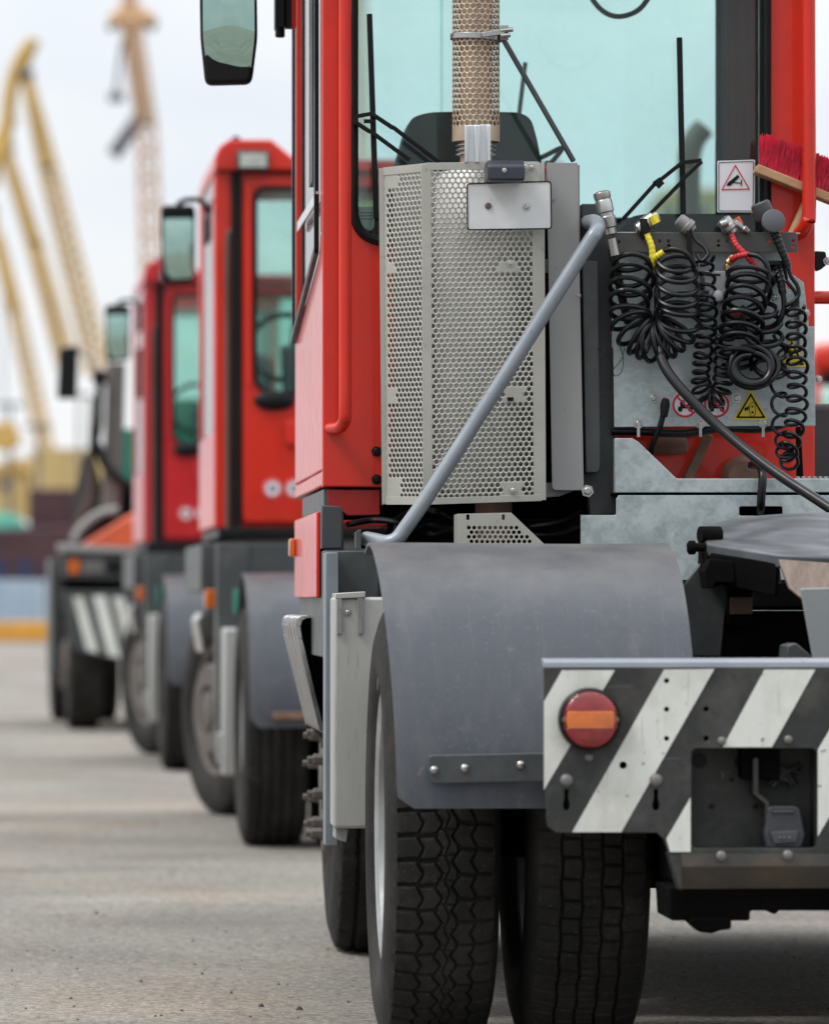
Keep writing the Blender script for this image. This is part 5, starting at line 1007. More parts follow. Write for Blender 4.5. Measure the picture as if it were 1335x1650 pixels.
# ================================================================== TRACTORS FURTHER DOWN THE ROW
def far_tractor(Fr, label, paint, steer):
    T = empty('terminal_tractor', Fr.loc, Fr.th, Fr.k, label, 'terminal tractor', G_T)
    p, x, z, q = Fr.p, Fr.x, Fr.z, Fr.q
    return T
F2 = Frame(20.7, -23, 2.08)
def build_far(Fr, T, paint, amber=True, kF=F2):
    p, x, z, q = kF.p, kF.x, kF.z, kF.q   # the design is measured on the second tractor
    yb, yf = 1.2, 2.75
    x0, x1 = x(345, yb), x(345, yb) + 1.5
    zb_, zt_ = z(850, yb), z(281, yb)
    wn = rnd([(x(410, yb), z(635, yb)), (x1 - .22, z(635, yb)), (x1 - .22, z(306, yb)), (x(410, yb), z(306, yb))], [.09, .09, .05, .05], 6)
    dx0, dx1 = x(374, yb), x1 - .10
    # rear wall with door
    plate('cab', [(x0, zb_), (x1, zb_), (x1, zt_), (x0, zt_)], [rnd([(dx0 + .05, z(620, yb) - .1), (dx1 - .05, z(620, yb) - .1), (dx1 - .05, z(306, yb) + .02), (dx0 + .05, z(306, yb) + .02)], .02)], yb, .03, paint, T, .004)
    dr = plate('cab_door', rnd([(x(391, yb), zb_ + .02), (dx1, zb_ + .02), (dx1, zt_ - .02), (x(391, yb), zt_ - .02)], .03), [wn], yb - .03, .03, paint, T, .006)
    MB().box(x(398, yb), dx1 - .02, yb - .032, yb - .028, z(645, yb), z(296, yb)).build('door_window', M['glassc'], dr)
    MB().sweep([(a, yb - .048, b) for a, b in wn], .010, 8, closed=True).build('window_seal', M['black'], dr)
    hd = MB().lathe([(0, .088), (.02, .085), (.035, .06)], (x(441, yb), yb - .045, z(647, yb)), (0, -1, 0), 28).build('door_handle', M['black'], dr)
    for v in hd.data.vertices: v.co.z = z(647, yb) + (v.co.z - z(647, yb)) * .5
    MB().box(x(459, yb), x(505, yb), yb - .075, yb - .046, z(718, yb), z(680, yb)).build('door_lock_box', paint, dr, .006)
    for px in (438, 473, 508):
        o = MB().prism(circ(x(px, yb), z(788, yb), .042, 24), yb - .0475, yb - .0465).build('round_sticker', M['sticker'], dr)
        ring('sticker_ring', circ(x(px, yb), z(788, yb), .036, 24), .006, yb - .0482, M['sred'], o) if False else None
        ring('sticker_ring', circ(x(px, yb), z(788, yb), .0405, 24), .009, yb - .0479, M['sred'], dr)
        MB().prism(circ(x(px, yb), z(788, yb), .018, 12), yb - .0485, yb - .0476).build('sticker_symbol', M['light'], dr)
    ds = MB(); ds.box(x(371, yb), x(388, yb), yb - .045, yb - .016, zb_ - .01, zt_ + .01); ds.box(x(371, yb), x1, yb - .04, yb - .016, zt_ - .0, zt_ + .03); ds.build('door_seal', M['black'], T, .006)
    MB().sweep(smoothpath([p(366, 860, yb - .03), p(366, 600, yb - .03), p(366, 400, yb - .03), p(372, 372, yb - .03), p(382, 368, yb - .03)], 5), .010, 8).build('grab_rail', M['pipe'], T)
    MB().sweep([p(401, 300, yb - .06), p(401, 620, yb - .06)], .012, 8).build('door_rail', paint, dr)
    # sides, floor, front with windows
    s_ = MB()
    for xa, xb in ((x0, x0 + .03), (x1 - .03, x1)):
        s_.box(xa, xb, yb + .016, yf, zb_, zb_ + .42); s_.box(xa, xb, yb + .016, yb + .22, zb_ + .421, zt_); s_.box(xa, xb, yf - .08, yf, zb_ + .421, zt_)
    s_.box(x0 + .031, x1 - .031, yf - .03, yf, zb_, zb_ + .5); s_.box(x0 + .031, x1 - .031, yb + .016, yf - .031, zb_, zb_ + .04)
    s_.build('side_panel', paint, T, .01)
    for xa in (x0 + .01, x1 - .016): MB().box(xa, xa + .006, yb + .22, yf - .08, zb_ + .42, zt_).build('side_window', M['glassc'], T)
    MB().box(x0 + .05, x1 - .05, yf - .02, yf - .014, zb_ + .5, zt_).build('windscreen', M['glassc'], T)
    # roof
    rf = MB(); zr0, zr1 = z(278, yb), z(229, yb)
    rf.prism([(x0 - .0, zr0), (x1, zr0), (x1, zr1 - .09), (x(470, yb), z(257, yb)), (x(436, yb), zr1), (x(368, yb), zr1), (x(352, yb), z(240, yb)), (x0, zr0 + .05)], yb - .08, yf + .05)
    rf.build('roof', paint, T, .012, seg=3)
    MB().prism([(x1, zr0 + .05), (x1, zr1 - .095), (x(475, yb), z(257, yb) - .004), (x(475, yb), zr0 + .05)], yb - .086, yb - .082).build('roof_fascia', M['whitep'], T)
    o = MB().box(x(379, yb), x(431, yb), yb - .12, yb - .081, z(278, yb), z(248, yb)).build('work_lamp', M['grey'], T, .006)
    MB().box(x(384, yb), x(427, yb), yb - .126, yb - .121, z(275, yb), z(253, yb)).build('lamp_lens', M['lensw'], o, .002)
    MB().lathe([(0, .02), (.02, .02), (.03, .01)], (x(382, yb), yb + .1, zr1), (0, 0, 1), 12).build('roof_bolt', M['black'], T)
    # interior
    MB().prism(rnd([(x(440, 1.9), zb_ + .2), (x(640, 1.9), zb_ + .2), (x(620, 1.9), z(440, 1.9)), (x(480, 1.9), z(440, 1.9))], .05), 1.8, 1.95).build('driver_seat', M['seat'], T, .04)
    MB().box(x0 + .04, x1 - .04, yf - .35, yf - .04, zb_ + .05, zb_ + .62).build('dashboard', M['cabin'], T, .03)
    c0 = p(462, 560, 2.2); MB().sweep([c0 + Vector((.17 * math.cos(a), .05 * math.sin(a), .15 * math.sin(a))) for a in np.linspace(0, 2 * math.pi, 28, endpoint=False)], .014, 8, closed=True).build('steering_wheel', M['black'], T)
    MB().sweep([c0, c0 + Vector((.02, .15, -.35))], .03, 10).build('steering_column', M['black'], T)
    # base and body
    MB().box(x0 + .015, x1 - .01, yb - .06, yf, z(868, yb), zb_ - .004).build('cab_base', M['black'], T, .006)
    xb = x(321, 1.45); bt = z(877, 1.3)
    MB().box(xb, xb + .16, 1.28, 3.0, z(935, 1.2) - .05, bt).build('body_side', M['grey'], T, .006)
    MB().box(x(349, 1.05), x(400, 1.05), 1.05, 1.275, z(1225, 1.05), bt).build('body_side', M['grey'], T, .006)
    MB().box(x(349, 1.05) + .002, x(349, 1.05) + 1.9, 1.06, 1.2, z(940, 1.05), bt - .002).build('body_rear', M['grey'], T, .004)
    bs = kids(T)[-1]
    for px, py in ((363, 889), (392, 889), (380, 907), (389, 908)): MB().lathe([(0, .012), (.004, .012)], (x(px, 1.05), 1.058, z(py, 1.05)), (0, -1, 0), 10).build('bolt', M['black'], bs)
    MB().box(x(329, 1.25), x(347, 1.25), 1.2, 1.26, z(980, 1.2), z(950, 1.2)).build('side_marker_lamp', M['lensa'], T, .006)
    MB().box(x(376, .9), x(386, .9), .85, .9, z(990, .9), z(950, .9)).build('corner_lamp', M['green'], T, .004)
    MB().box(x(360, .78), x(387, .78) + .08, .78, 1.04, z(1250, .78), z(1012, .78)).build('battery_box', M['alu'], T, .01)
    MB().box(x(350, .95), x(366, .95), .9, 1.0, z(1232, .95), z(1180, .95)).build('box_foot', M['steel'], T, .004)
    pa = [(x(352, 1.7), z(988, 1.7)), (x(326, 1.7), z(988, 1.7)), (x(318, 1.7), z(1000, 1.7)), (x(326, 1.7), z(1050, 1.7))]
    es = MB()
    for i in range(3):
        a, b = pa[i], pa[i + 1]
        es.add([(a[0], 1.7, a[1]), (b[0], 1.7, b[1]), (b[0] + .012, 1.7, b[1] - .01), (a[0] + .012, 1.7, a[1] - .012), (a[0], 2.4, a[1]), (b[0], 2.4, b[1]), (b[0] + .012, 2.4, b[1] - .01), (a[0] + .012, 2.4, a[1] - .012)], [(0, 1, 2, 3), (7, 6, 5, 4), (0, 4, 5, 1), (1, 5, 6, 2), (2, 6, 7, 3), (3, 7, 4, 0)])
    es.build('entry_step', M['chrome'], T)
    MB().box(x(395, 1.0), x(395, 1.0) + 1.8, 1.3, 2.6, .6, z(940, 1.1)).build('engine', M['chassis_and_shade'], T, .02)
    MB().box(-.36, -.28, -.9, 3.5, .62, .84).build('chassis_rail', M['chassis_and_shade'], T); MB().box(.28, .36, -.9, 3.5, .62, .84).build('chassis_rail', M['chassis_and_shade'], T)
    MB().lathe([(-.98, .07), (-.2, .1), (0, .17), (.2, .1), (.98, .07)], (0, 0, R_T), (1, 0, 0), 16).build('axle', M['chassis_and_shade'], T)
    # mudguards and wheels
    fxl = x(390, 0) ; fender(T, fxl, fxl + .66, .612, -5 + 5, 160, M['fender']); fender(T, -fxl - .66, -fxl, .612, 0, 160, M['fender'])
    MB().box(x(438, -.6), x(438, -.6) + .5, -.63, -.605, z(1159, -.6), z(1147, -.6)).build('mudguard_strap', M['rust'], T, .003)
    wx = x(400, -.5) + .118
    for s, xx in ((-1, wx), (-1, wx + .30), (1, -wx - .30), (1, -wx)): wheel(T, xx, 0, 'rib', 'in', flip=s > 0, name='rear_wheel', nuts=False)
    wheel(T, wx + .01, 3.0, 'rib', 'out', steer=math.radians(16), name='front_wheel', nuts=False); wheel(T, -wx, 3.0, 'rib', 'out', flip=True, steer=math.radians(16), name='front_wheel', nuts=False)
    # fifth wheel
    MB().lathe([(0, .40), (.02, .41), (.045, .41), (.06, .38)], (0, .1, 1.08), (0, .16, 1), 36).build('fifth_wheel', M['plate5'], T); MB().box(-.3, .3, -.1, .3, .84, 1.07).build('fifth_wheel_base', M['chassis_and_shade'], T, .01)
    # exhaust stack with curved tip, on the right of the cab
    ex = MB(); ye = 1.6; pe = [p(1112, 860, ye), p(1110, 400, ye), p(1110, 280, ye), p(1112, 245, ye), p(1120, 222, ye), p(1134, 205, ye)]
    ex.sweep(smoothpath(pe, 6), .05, 18); ex.build('exhaust_stack', M['pipe'], T)
    MB().lathe([(0, .1), (.5, .1)], p(1112, 620, ye), (0, 0, 1), 24).build('air_cleaner', M['black'], T)
    # mirror
    m1 = MB().prism(rnd(q([(259, 330), (315, 330), (315, 452), (262, 455)], 2.0), .03, 5), 2.0, 2.07).build('wing_mirror', M['black'], T, .015, seg=3)
    mirror_glass(m1, rnd(q([(263, 352), (311, 352), (311, 448), (265, 450)], 1.99), .02, 4), 1.988, 1.0, 1.5, -9.0)
    MB().sweep(smoothpath([p(285, 330, 2.03), p(300, 322, 2.03), p(325, 324, 2.03), p(335, 345, 2.03), p(338, 370, 2.1), p(352, 372, 2.2)], 5), .012, 8).build('mirror_arm', M['black'], T)
    MB().box(x(331, 2.0), x(349, 2.0), 2.0, 2.3, z(390, 2.0), z(348, 2.0)).build('mirror_bracket', M['black'], T, .01)
    return T
T2 = empty('terminal_tractor', F2.loc, F2.th, 1, 'second red terminal tractor in the row, its roof work lamp above the rear cab door', 'terminal tractor', G_T)
build_far(F2, T2, M['red'])
F3 = Frame(30.1, -102, 2.41, 1.05)
T3 = empty('terminal_tractor', F3.loc, F3.th, 1.04, 'crimson terminal tractor, third in the row, before the one facing the camera', 'terminal tractor', G_T)
build_far(F3, T3, M['crimson'])
# a red lorry far to the right, only its left edge in view beyond the nearest cab
def lorry():
    Y = 46.0; s_ = F_PX / Y; xl_ = (1308 - CX) / s_; zz = lambda py: CAMH + (HZ - py) / s_
    e = empty('red_lorry', (xl_ + 1.2, Y, 0), 0, 1, 'blurred red lorry at the right edge of the photo, beyond the nearest cab', 'lorry')
    x0, x1 = -1.2, 1.2
    b = MB(); b.box(x0, x1, 0, 2.2, .55, zz(705)); b.build('cab', M['red'], e, .04)
    b = MB(); b.box(x0, x1, -.02, 2.2, zz(598), zz(552)); b.build('roof', M['red'], e, .08)
    for xa in (x0, x1 - .07):
        for ya in (.0, 2.1): MB().box(xa, xa + .07, ya, ya + .09, zz(705) + .001, zz(598) - .001).build('pillar', M['red'], e)
    MB().box(x0 + .06, x1 - .06, .02, .05, zz(622), zz(598) - .002).build('sun_visor', M['black'], e)
    for ya in (.06, 2.12): MB().box(x0 + .071, x1 - .071, ya, ya + .006, zz(705), zz(622)).build('window', M['glassc'], e)
    MB().box(x0 - .01, x1 + .01, -.08, -.002, zz(800), zz(735)).build('front_panel', M['orange'], e, .03)
    MB().box(x0, x1, -.2, -.003, .35, .62).build('bumper', M['whitep'], e, .04)
    MB().box(-.5, .5, 2.25, 7, .6, .9).build('chassis', M['chassis_and_shade'], e, .03)
    for xa, fl in ((x0 + .15, False), (x1 - .15, True)):
        for ya in (.6, 5.5): wheel(e, xa, ya, 'rib', 'out', flip=fl, nuts=False)
lorry()

# ---- the one that faces the camera
F4 = Frame(39.8, -160, 2.1)
T4 = empty('terminal_tractor', F4.loc, F4.th, 1, 'terminal tractor facing the camera at the far left, striped bumper and tall exhaust stack', 'terminal tractor', G_T)
p4, x4, z4, q4_ = F4.p, F4.x, F4.z, F4.q
bmp = MB().prism(q4_([(98, 952), (262, 952), (262, 1076), (215, 1070), (122, 1048), (112, 1028)], -.6), -.6, -.57).build('front_bumper', M['grey'], T4, .006)
for a in ([(117, 962), (134, 962), (159, 1052), (140, 1048)], [(149, 960), (170, 960), (194, 1060), (174, 1056)], [(181, 962), (200, 962), (222, 1062), (206, 1060)]):
    MB().prism(q4_(a, -.6), -.606, -.601).build('white_stripe', M['white'], bmp)
MB().prism(q4_([(103, 930), (240, 930), (240, 951), (103, 951)], -.5), -.5, -.3).build('bumper_recess', M['chassis_and_shade'], T4)
hbx = MB().prism(q4_([(100, 890), (240, 890), (240, 936), (102, 932)], -.58), -.58, -.3).build('headlamp_panel', M['grey'], T4, .01)
MB().prism(rnd(q4_([(111, 902), (127, 902), (127, 924), (111, 924)], -.6), .02), -.61, -.58).build('indicator_lamp', M['lensa'], hbx)
MB().prism(rnd(q4_([(133, 903), (168, 903), (168, 922), (133, 922)], -.6), .02), -.60, -.581).build('headlamp', mat('dull_headlamp', (0.14, 0.14, 0.13), 0.25), hbx)
MB().prism(rnd(q4_([(172, 903), (200, 903), (200, 925), (172, 925)], -.6), .02), -.60, -.581).build('grille', M['black'], hbx)
MB().prism(q4_([(94, 876), (240, 884), (240, 892), (96, 889)], -.6), -.62, -.2).build('front_shelf', M['light'], T4, .01)
MB().prism(q4_([(138, 874), (212, 828), (260, 822), (260, 882), (142, 882)], -.45), -.45, .4).build('engine_hood', M['orange'], T4, .02)
MB().sweep(smoothpath([p4(118, 872, -.5), p4(130, 850, -.5), p4(158, 828, -.5), p4(190, 820, -.5)], 6), .028, 10).build('wheel_arch', M['light'], T4)
MB().prism(q4_([(128, 872), (150, 838), (186, 826), (192, 770), (222, 770), (240, 880), (128, 880)], .5), .45, .9).build('air_intake', M['chassis_and_shade'], T4, .02)
MB().prism(q4_([(190, 690), (218, 690), (218, 782), (188, 782)], .45), .45, .5).build('quarter_window', M['green'], T4, .02)
MB().prism(q4_([(146, 640), (152, 640), (150, 800), (120, 872), (108, 872), (140, 790)], .2), .2, .26).build('access_ladder', M['pipe'], T4, .01)
MB().sweep([p4(177, 830, .2), p4(184, 700, .2), p4(187, 585, .2)], .075, 16).build('exhaust_stack', mat('grey_stack', (0.12, 0.11, 0.10), 0.6), T4)
MB().sweep(smoothpath([p4(146, 740, .1), p4(158, 690, .1), p4(160, 640, .1), p4(162, 600, .1)], 5), .035, 10).build('mirror_post', M['black'], T4)
MB().sweep(smoothpath([p4(158, 715, .1), p4(166, 745, .1), p4(190, 770, .1), p4(225, 792, .1)], 5), .035, 10).build('guard_rail', M['black'], T4)
MB().prism(q4_([(134, 735), (152, 735), (176, 830), (120, 870), (118, 800)], .3), .3, .34).build('side_grille', mat('sooty_mesh', (0.06, 0.06, 0.055), 0.7, vary=.5, scale=20), T4)
MB().prism(rnd(q4_([(96, 560), (127, 556), (124, 642), (92, 642)], -.1), .03), -.1, .02).build('wing_mirror', M['black'], T4, .02, seg=3)
MB().sweep(smoothpath([p4(124, 568, 0), p4(136, 570, 0), p4(150, 590, 0), p4(160, 600, 0)], 5), .012, 8).build('mirror_arm', M['light'], T4)
MB().prism(q4_([(150, 597), (172, 597), (172, 618), (150, 618)], -.02), -.02, .1).build('mirror_bracket', M['black'], T4, .01)
xc0 = x4(232, .6)
sp4 = MB()
for xa in (xc0, xc0 + 1.0): sp4.box(xa, xa + .06, .6, .66, z4(870, .6), z4(500, .6)); sp4.box(xa, xa + .06, 1.7, 1.76, z4(870, .6), z4(500, .6))
sp4.box(xc0 + .061, xc0 + .999, 1.7, 1.76, z4(870, .6), z4(720, .6)); sp4.box(xc0 - .02, xc0 + 1.08, .55, 1.8, z4(499, .6), z4(470, .6)); sp4.build('cab', M['red'], T4, .01)
MB().box(xc0 + .061, xc0 + .999, .61, .62, z4(870, .6), z4(500, .6)).build('windscreen', M['glass'], T4)
MB().box(xc0 + .05, xc0 + .6, 1.1, 1.3, z4(870, .6), z4(640, .6)).build('driver_seat', M['green'], T4, .05)
MB().box(x4(82, .5), x4(82, .5) + .07, .5, 1.6, z4(1090, .5), z4(900, .5)).build('body_side', M['grey'], T4, .01)
MB().box(-.75, .75, -.3, 3.4, .62, .84).build('chassis_frame', M['chassis_and_shade'], T4, .01)
MB().box(x4(108, 0), x4(108, 0) + 1.6, -.28, 1.5, .841, z4(890, 0)).build('engine', M['chassis_and_shade'], T4, .02)
wx4 = x4(103, 0) + .15
wheel(T4, wx4, 0, 'rib', 'out', name='front_wheel'); wheel(T4, wx4 + 1.5, 0, 'rib', 'out', flip=True, name='front_wheel')
for xx, fl_ in ((wx4 - .03, False), (wx4 + .27, False), (wx4 + 1.25, True), (wx4 + 1.55, True)): wheel(T4, xx, 3.2, 'rib', 'in', flip=fl_, name='rear_wheel', nuts=False)

# ================================================================== GROUND
def ground_mat():
    m = bpy.data.materials.new('weathered_concrete'); m.use_nodes = True; t = m.node_tree; b = t.nodes['Principled BSDF']; n = t.nodes.new; l = t.links.new
    c = n('ShaderNodeTexCoord')
    def noise(s, d=6, r=.6, sc=(1, 1, 1)):
        mp_ = n('ShaderNodeMapping'); mp_.inputs['Scale'].default_value = sc; l(c.outputs['Object'], mp_.inputs[0])
        q = n('ShaderNodeTexNoise'); q.inputs['Scale'].default_value = s; q.inputs['Detail'].default_value = d; q.inputs['Roughness'].default_value = r; l(mp_.outputs[0], q.inputs[0]); return q.outputs[0]
    def ramp(src, p0, c0, p1, c1):
        r = n('ShaderNodeValToRGB'); l(src, r.inputs[0]); r.color_ramp.elements[0].position = p0; r.color_ramp.elements[0].color = c0 + (1,); r.color_ramp.elements[1].position = p1; r.color_ramp.elements[1].color = c1 + (1,); return r.outputs[0]
    def mix(a, b_, f, mode='MIX'):
        x = n('ShaderNodeMix'); x.data_type = 'RGBA'; x.blend_type = mode; l(a, x.inputs['A']); l(b_, x.inputs['B'])
        if isinstance(f, float): x.inputs['Factor'].default_value = f
        else: l(f, x.inputs['Factor'])
        return x.outputs['Result']
    base = ramp(noise(.55, 5), .35, (.235, .217, .192), .66, (.36, .335, .297))
    warm = ramp(noise(.9, 4, .6, (1, .6, 1)), .5, (1, 1, 1), .75, (1.05, .93, .82))
    col = mix(base, warm, 1.0, 'MULTIPLY')
    stain = ramp(noise(.22, 7, .62, (1, 1.8, 1)), .5, (1, 1, 1), .64, (.66, .66, .67)); col = mix(col, stain, .8, 'MULTIPLY')
    fine = ramp(noise(60, 5, .75), .36, (.42, .42, .42), .64, (1.4, 1.4, 1.4)); col = mix(col, fine, 1.0, 'MULTIPLY')
    mid = ramp(noise(22, 7, .75), .36, (.55, .545, .54), .60, (1.18, 1.175, 1.17)); col = mix(col, mid, .9, 'MULTIPLY')
    spot = ramp(noise(3.1, 6, .62), .60, (1, 1, 1), .70, (.72, .71, .70)); col = mix(col, spot, .8, 'MULTIPLY')
    vf = ramp(noise(260, 2, .6), .34, (.35, .34, .33), .5, (1.08, 1.08, 1.08)); col = mix(col, vf, .8, 'MULTIPLY')
    v = n('ShaderNodeTexVoronoi'); v.inputs['Scale'].default_value = 9; l(c.outputs['Object'], v.inputs[0])
    speck = ramp(v.outputs['Distance'], .04, (.25, .23, .22), .06, (1, 1, 1)); col = mix(col, speck, .9, 'MULTIPLY')
    l(col, b.inputs['Base Color']); b.inputs['Roughness'].default_value = .82; b.inputs['Specular IOR Level'].default_value = .3
    bb = n('ShaderNodeBump'); bb.inputs['Strength'].default_value = .8; bb.inputs['Distance'].default_value = .008; l(noise(90, 6, .75), bb.inputs['Height'])
    b2 = n('ShaderNodeBump'); b2.inputs['Strength'].default_value = .3; b2.inputs['Distance'].default_value = .02; l(noise(7, 5, .6), b2.inputs['Height']); l(bb.outputs[0], b2.inputs['Normal']); l(b2.outputs[0], b.inputs['Normal'])
    return m
gr = MB().add([(-1500, -400, 0), (1500, -400, 0), (1500, 2500, 0), (-1500, 2500, 0)], [(0, 1, 2, 3)]).build('ground', ground_mat(), smooth=10)
tag(gr, kind='structure')
pb_ = MB(); rp = random.Random(5)
for i in range(230):
    yy = rp.uniform(11.6, 17) if i < 150 else rp.uniform(17, 26); xx = rp.uniform(-.085, .09) * yy; s = rp.uniform(.0015, .0055) * (1 if rp.random() < .93 else 2)
    vs = [(xx + s * rp.uniform(.7, 1.2) * math.cos(a), yy + s * rp.uniform(.7, 1.2) * math.sin(a), 0) for a in (0, 1.05, 2.1, 3.14, 4.2, 5.2)]
    pb_.add(vs + [(v[0] * .4 + xx * .6, v[1] * .4 + yy * .6, s * .9) for v in vs], [(k, (k + 1) % 6, (k + 1) % 6 + 6, k + 6) for k in range(6)] + [(6, 7, 8, 9, 10, 11)])
tag(pb_.build('gravel', mat('dark_grit', (.07, .06, .05), .8, vary=.5, scale=30)), kind='stuff')

# ================================================================== HARBOUR BEHIND
def W(px, py, Y): return Vector(((px - CX) / F_PX * Y, Y, CAMH - (py - HZ) / F_PX * Y))
def lattice(mb, a, b, w0, w1, n=14, r=.22):
    a = Vector(a); b = Vector(b); d = (b - a).normalized(); u = d.cross(Vector((0, 1, 0))).normalized(); v = d.cross(u).normalized(); prev = None
    for i in range(n + 1):
        t_ = i / n; c = a.lerp(b, t_); wv = w0 + (w1 - w0) * t_; cs_ = [c + (u * su + v * sv) * wv / 2 for su, sv in ((-1, -1), (1, -1), (1, 1), (-1, 1))]
        if prev:
            for k in range(4): mb.bar(prev[k], cs_[k], r * 1.25, r * 1.25); mb.bar(prev[k], cs_[(k + 1) % 4], r, r)
        for k in range(4): mb.bar(cs_[k], cs_[(k + 1) % 4], r, r)
        prev = cs_
G_C = 'harbour cranes on the horizon'
def crane(base, label, mt, jib, nose, cabin, legs, Y, extra=None):
    b0 = W(base[0], HZ, Y); b0.z = 0
    E = empty('harbour_crane', b0, 0, 1, label, 'crane', G_C)
    def put(mb, nm, m):
        o = mb.build(nm, m); o.parent = E; o.matrix_parent_inverse = Matrix.Translation(-b0); return o
    m1 = MB()
    for (a, b, w0, w1) in jib: lattice(m1, W(*a, Y), W(*b, Y), w0, w1, 16, .15)
    put(m1, 'jib', mt)
    m1 = MB()
    for pts, wd in nose: m1.sweep(smoothpath([W(*c, Y) for c in pts], 5), wd, 8)
    put(m1, 'jib_head', mt)
    cc = W(*cabin, Y); m1 = MB(); m1.box(cc.x - 2.2, cc.x + 2.2, Y - 2.5, Y + 2.5, cc.z - 2.2, cc.z + 2.2); put(m1, 'machinery_house', M['sand'])
    m1 = MB()
    for dx in (-3, 3):
        for dy in (-3, 3): m1.bar((b0.x + dx, Y + dy, 0), (cc.x + dx * .5, Y + dy * .5, cc.z - 2.1), .9, .9)
    put(m1, 'portal_leg', mt)
    if extra:
        for pts, wd, m, nm in extra: put(MB().sweep([W(*c, Y) for c in pts], wd, 8), nm, m)
    return E
Yc = 300
crane((170, 0), 'tallest yellow harbour crane with curved jib head, nearest to the red tractors', M['cryellow'], [((160, 600), (78, 270), 1.25, 1.0), ((78, 270), (42, 120), 1.0, .5)], [([(56, 64), (36, 90), (20, 130), (12, 190), (6, 250)], .42), ([(56, 64), (44, 95), (32, 125), (44, 128)], .3)], (180, 800), 0, Yc, [([(78, 285), (100, 290)], .15, M['crdark'], 'walkway'), ([(32, 118), (52, 125)], .45, M['crdark'], 'sheave')])
crane((118, 0), 'middle yellow harbour crane, jib head cut by the left edge', M['cryellow'], [((112, 600), (55, 390), 1.2, .9), ((55, 390), (8, 240), .9, .6)], [([(22, 186), (8, 205), (-4, 235), (-12, 300)], .42)], (110, 780), 0, Yc + 30, [([(50, 392), (72, 396)], .15, M['crdark'], 'walkway'), ([(2, 238), (20, 246)], .5, M['crdark'], 'sheave')])
crane((95, 0), 'lowest yellow harbour crane at the left edge of the photo', M['cryellow'], [((88, 790), (25, 500), 1.1, .9), ((25, 500), (-5, 380), .9, .7)], [([(-12, 330), (-14, 345), (-8, 375)], .4)], (60, 790), 0, Yc + 60)
crane((262, 0), 'pale orange harbour crane standing upright between the mirrors', M['crorange'], [((262, 900), (236, 200), 1.5, 1.1), ((236, 200), (212, 40), 1.1, 1.1)], [([(210, 40), (208, 0), (209, -40)], .5), ([(180, 38), (196, 22), (212, 16), (228, 24), (246, 36)], .5), ([(192, 28), (212, 34), (234, 28)], .6)], (258, 840), 0, Yc + 20,
      [([(202, 40), (192, 110), (187, 150)], .12, M['crdark'], 'hoist_rope'), ([(187, 150), (187, 163)], .5, M['crdark'], 'hook_block'), ([(224, 190), (204, 218), (182, 250)], .45, M['crdark'], 'counterweight_arm'), ([(176, 38), (184, 44)], .35, M['crdark'], 'sheave'), ([(240, 36), (250, 44)], .35, M['crdark'], 'sheave')])
def block(name, px0, px1, py0, py1, Y, dep, m, label, cat, bev=.1, group=None, extra=None):
    a = W(px0, py1, Y); b = W(px1, py0, Y); z0_ = max(0, a.z) if py1 < HZ + 200 else 0
    o = MB().box(a.x, b.x, Y, Y + dep, 0, b.z).build(name, m, None, bev); tag(o, label, cat, group); return o
# ochre edge of the quay
k = MB(); k.box(-60, 4, 128, 128.6, 0, .52); tag(k.build('quay_kerb', M['ochre'], None, .05), 'low ochre painted kerb along the quay edge behind the tractors', 'kerb')
def container(x0, x1, Y, dep, z0, z1, m, label):
    e = empty('shipping_container', ((x0 + x1) / 2, Y, 0), 0, 1, label, 'container')
    b = MB(); n = int((x1 - x0) / .28)
    c = (x0 + x1) / 2
    b.box(x0 - c, x1 - c, 0, dep, z0, z1); b.build('body', m, e, .03)
    r = MB()
    for i in range(n): r.box(x0 - c + .1 + i * .28, x0 - c + .22 + i * .28, -.04, -.002, z0 + .15, z1 - .15)
    r.build('corrugation', m, e); return e
a = W(-80, 0, 150).x; b = W(66, 0, 150).x
container(a, b, 150, 2.4, 0, (HZ - 935) / F_PX * 150 + CAMH, M['palebox'], 'pale blue steel container on the quay behind the ochre kerb')
def ship():
    Y = 200; e = empty('cargo_ship', (W(30, 0, Y).x, Y, 0), 0, 1, 'dark maroon cargo ship hull moored behind the pale blue container', 'ship')
    m1 = MB(); x0, x1 = W(-150, 0, Y).x - e.location.x, W(230, 0, Y).x - e.location.x; zt = CAMH + (HZ - 835) / F_PX * Y
    m1.prism([(x0, 0), (x1 - 1.0, 0), (x1, zt * .9), (x1 - .2, zt), (x1 - 2.5, zt - .3), (x0 + 2, zt - .45), (x0, zt)], -.0, 8); m1.build('hull', M['maroon'], e, .1)
    for i in range(9):
        dk = MB(); xx = x0 + (x1 - x0) * (i + .5) / 9; dk.box(xx - .25, xx + .3, -.05, -.005, zt * .45, zt * .62); dk.build('fender_board', M['navy'], e)
    m1 = MB(); m1.box(x0 + 4.6, x0 + 6.4, 2, 5, zt - .4, zt + 1.2); m1.box(x0 + 7.0, x0 + 8.6, 2, 5, zt - .3, zt + .7); m1.build('deckhouse', M['maroon'], e, .05)
    return e
ship()
def tank(px, py, Y, r, m1, m2, label):
    c = W(px, py, Y); e = empty('storage_tank', (c.x, Y, 0), 0, 1, label, 'tank')
    MB().lathe([(0, r), (c.z - r * .6, r)], (0, 0, 0), (0, 0, 1), 32).build('tank_wall', m1, e)
    MB().lathe([(r * math.sin(t_), r * math.cos(t_) + .001) for t_ in np.linspace(0, math.pi / 2, 10)], (0, 0, c.z - r * .6), (0, 0, 1), 32).build('dome', m2, e)
tank(2, 845, 240, 1.5, M['green'], M['green'], 'green domed tank at the left edge above the ship')
tank(22, 850, 255, 1.3, M['whitep'], M['whitep'], 'white domed tank beside the green one, above the ship')
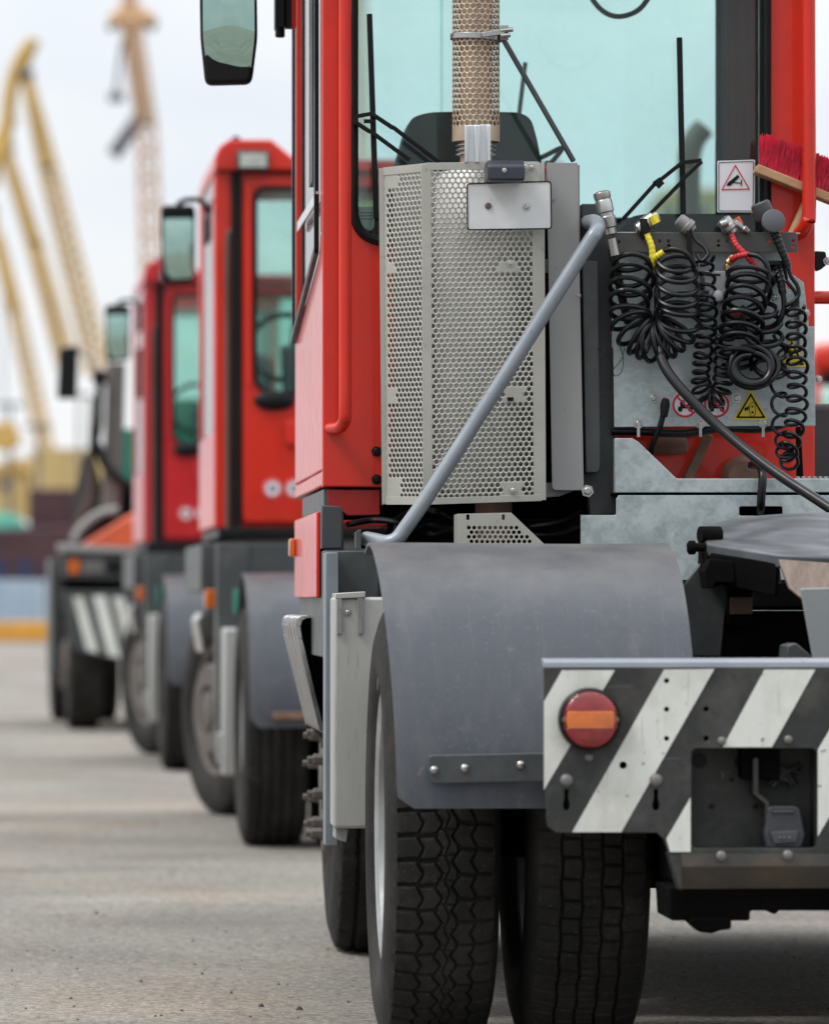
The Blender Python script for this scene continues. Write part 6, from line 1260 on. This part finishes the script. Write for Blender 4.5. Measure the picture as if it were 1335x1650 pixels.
def shed(px0, px1, pyt, Y, m, label, roofm):
    a = W(px0, 0, Y).x; b = W(px1, 0, Y).x; zt_ = CAMH + (HZ - pyt) / F_PX * Y; c = (a + b) / 2
    e = empty('harbour_building', (c, Y, 0), 0, 1, label, 'building')
    MB().box(a - c, b - c, 0, 12, 0, zt_ - .5).build('wall', m, e, .05)
    MB().prism([(a - c - .2, zt_ - .498), (b - c + .2, zt_ - .498), (b - c - .4, zt_), (a - c + .4, zt_)], -.2, 12.2).build('roof', roofm, e)
    wn_ = MB(); n = max(2, int((b - a) / 1.1))
    for i in range(n): wn_.box(a - c + .3 + i * 1.1, a - c + .9 + i * 1.1, -.04, -.002, zt_ - 1.7, zt_ - 1.1)
    wn_.build('window', M['navy'], e)
shed(-60, 46, 748, 330, M['sand'], 'sandy yellow harbour building at the left edge under the cranes', M['cryellow'])
shed(70, 205, 760, 345, M['sand'], 'sandy yellow harbour building behind the tractor facing the camera', M['crorange'])
shed(60, 118, 800, 280, mat('pale_wall', (.45, .42, .38), .7), 'small pale grey harbour building between the two sandy ones', M['maroon'])
shed(1060, 1165, 305, 300, mat('ochre_silo', (.5, .45, .28), .7), 'tall pale ochre silo block seen through the nearest cab window', M['sand'])
crane((590, 0), 'distant reddish crane seen through the left of the nearest cab window', M['crorange'], [((586, 300), (578, -60), .9, .6)], [([(577, -60), (577, -90)], .4)], (588, 320), 0, Yc + 80)

def mast(px, top, Y, m, label, group):
    c = W(px, 0, Y); e = empty('light_mast', (c.x, Y, 0), 0, 1, label, 'mast', group); zt_ = CAMH + (HZ - top) / F_PX * Y
    MB().lathe([(0, .16), (zt_, .07)], (0, 0, 0), (0, 0, 1), 10).build('pole', m, e)
    MB().box(-.7, .7, -.1, .1, zt_, zt_ + .18).build('lamp_bar', m, e)
for px, top, dy, lab in ((16, 655, 0, 'thin dark mast at the left edge beside the green domed tank'), (62, 690, 6, 'thin dark mast above the pale grey harbour building'), (128, 640, 12, 'thin dark mast behind the black mirror of the far tractor')):
    mast(px, top, 262 + dy, M['crdark'], lab, 'thin masts along the quay')
def bucket():
    c = W(14, 700, 265); e = empty('grab_bucket', (c.x, 262, 0), 0, 1, 'ochre grab bucket hanging on its rope at the left edge over the tank', 'grab bucket')
    z_ = c.z; MB().prism([(-.9, z_ - .6), (0, z_ - 1.0), (.9, z_ - .6), (.55, z_ + .5), (-.55, z_ + .5)], -.6, .6).build('bucket', M['cryellow'], e, .1)
    MB().sweep([(0, 0, z_ + .5), (0, 0, z_ + 7)], .05, 6).build('rope', M['crdark'], e)
bucket()
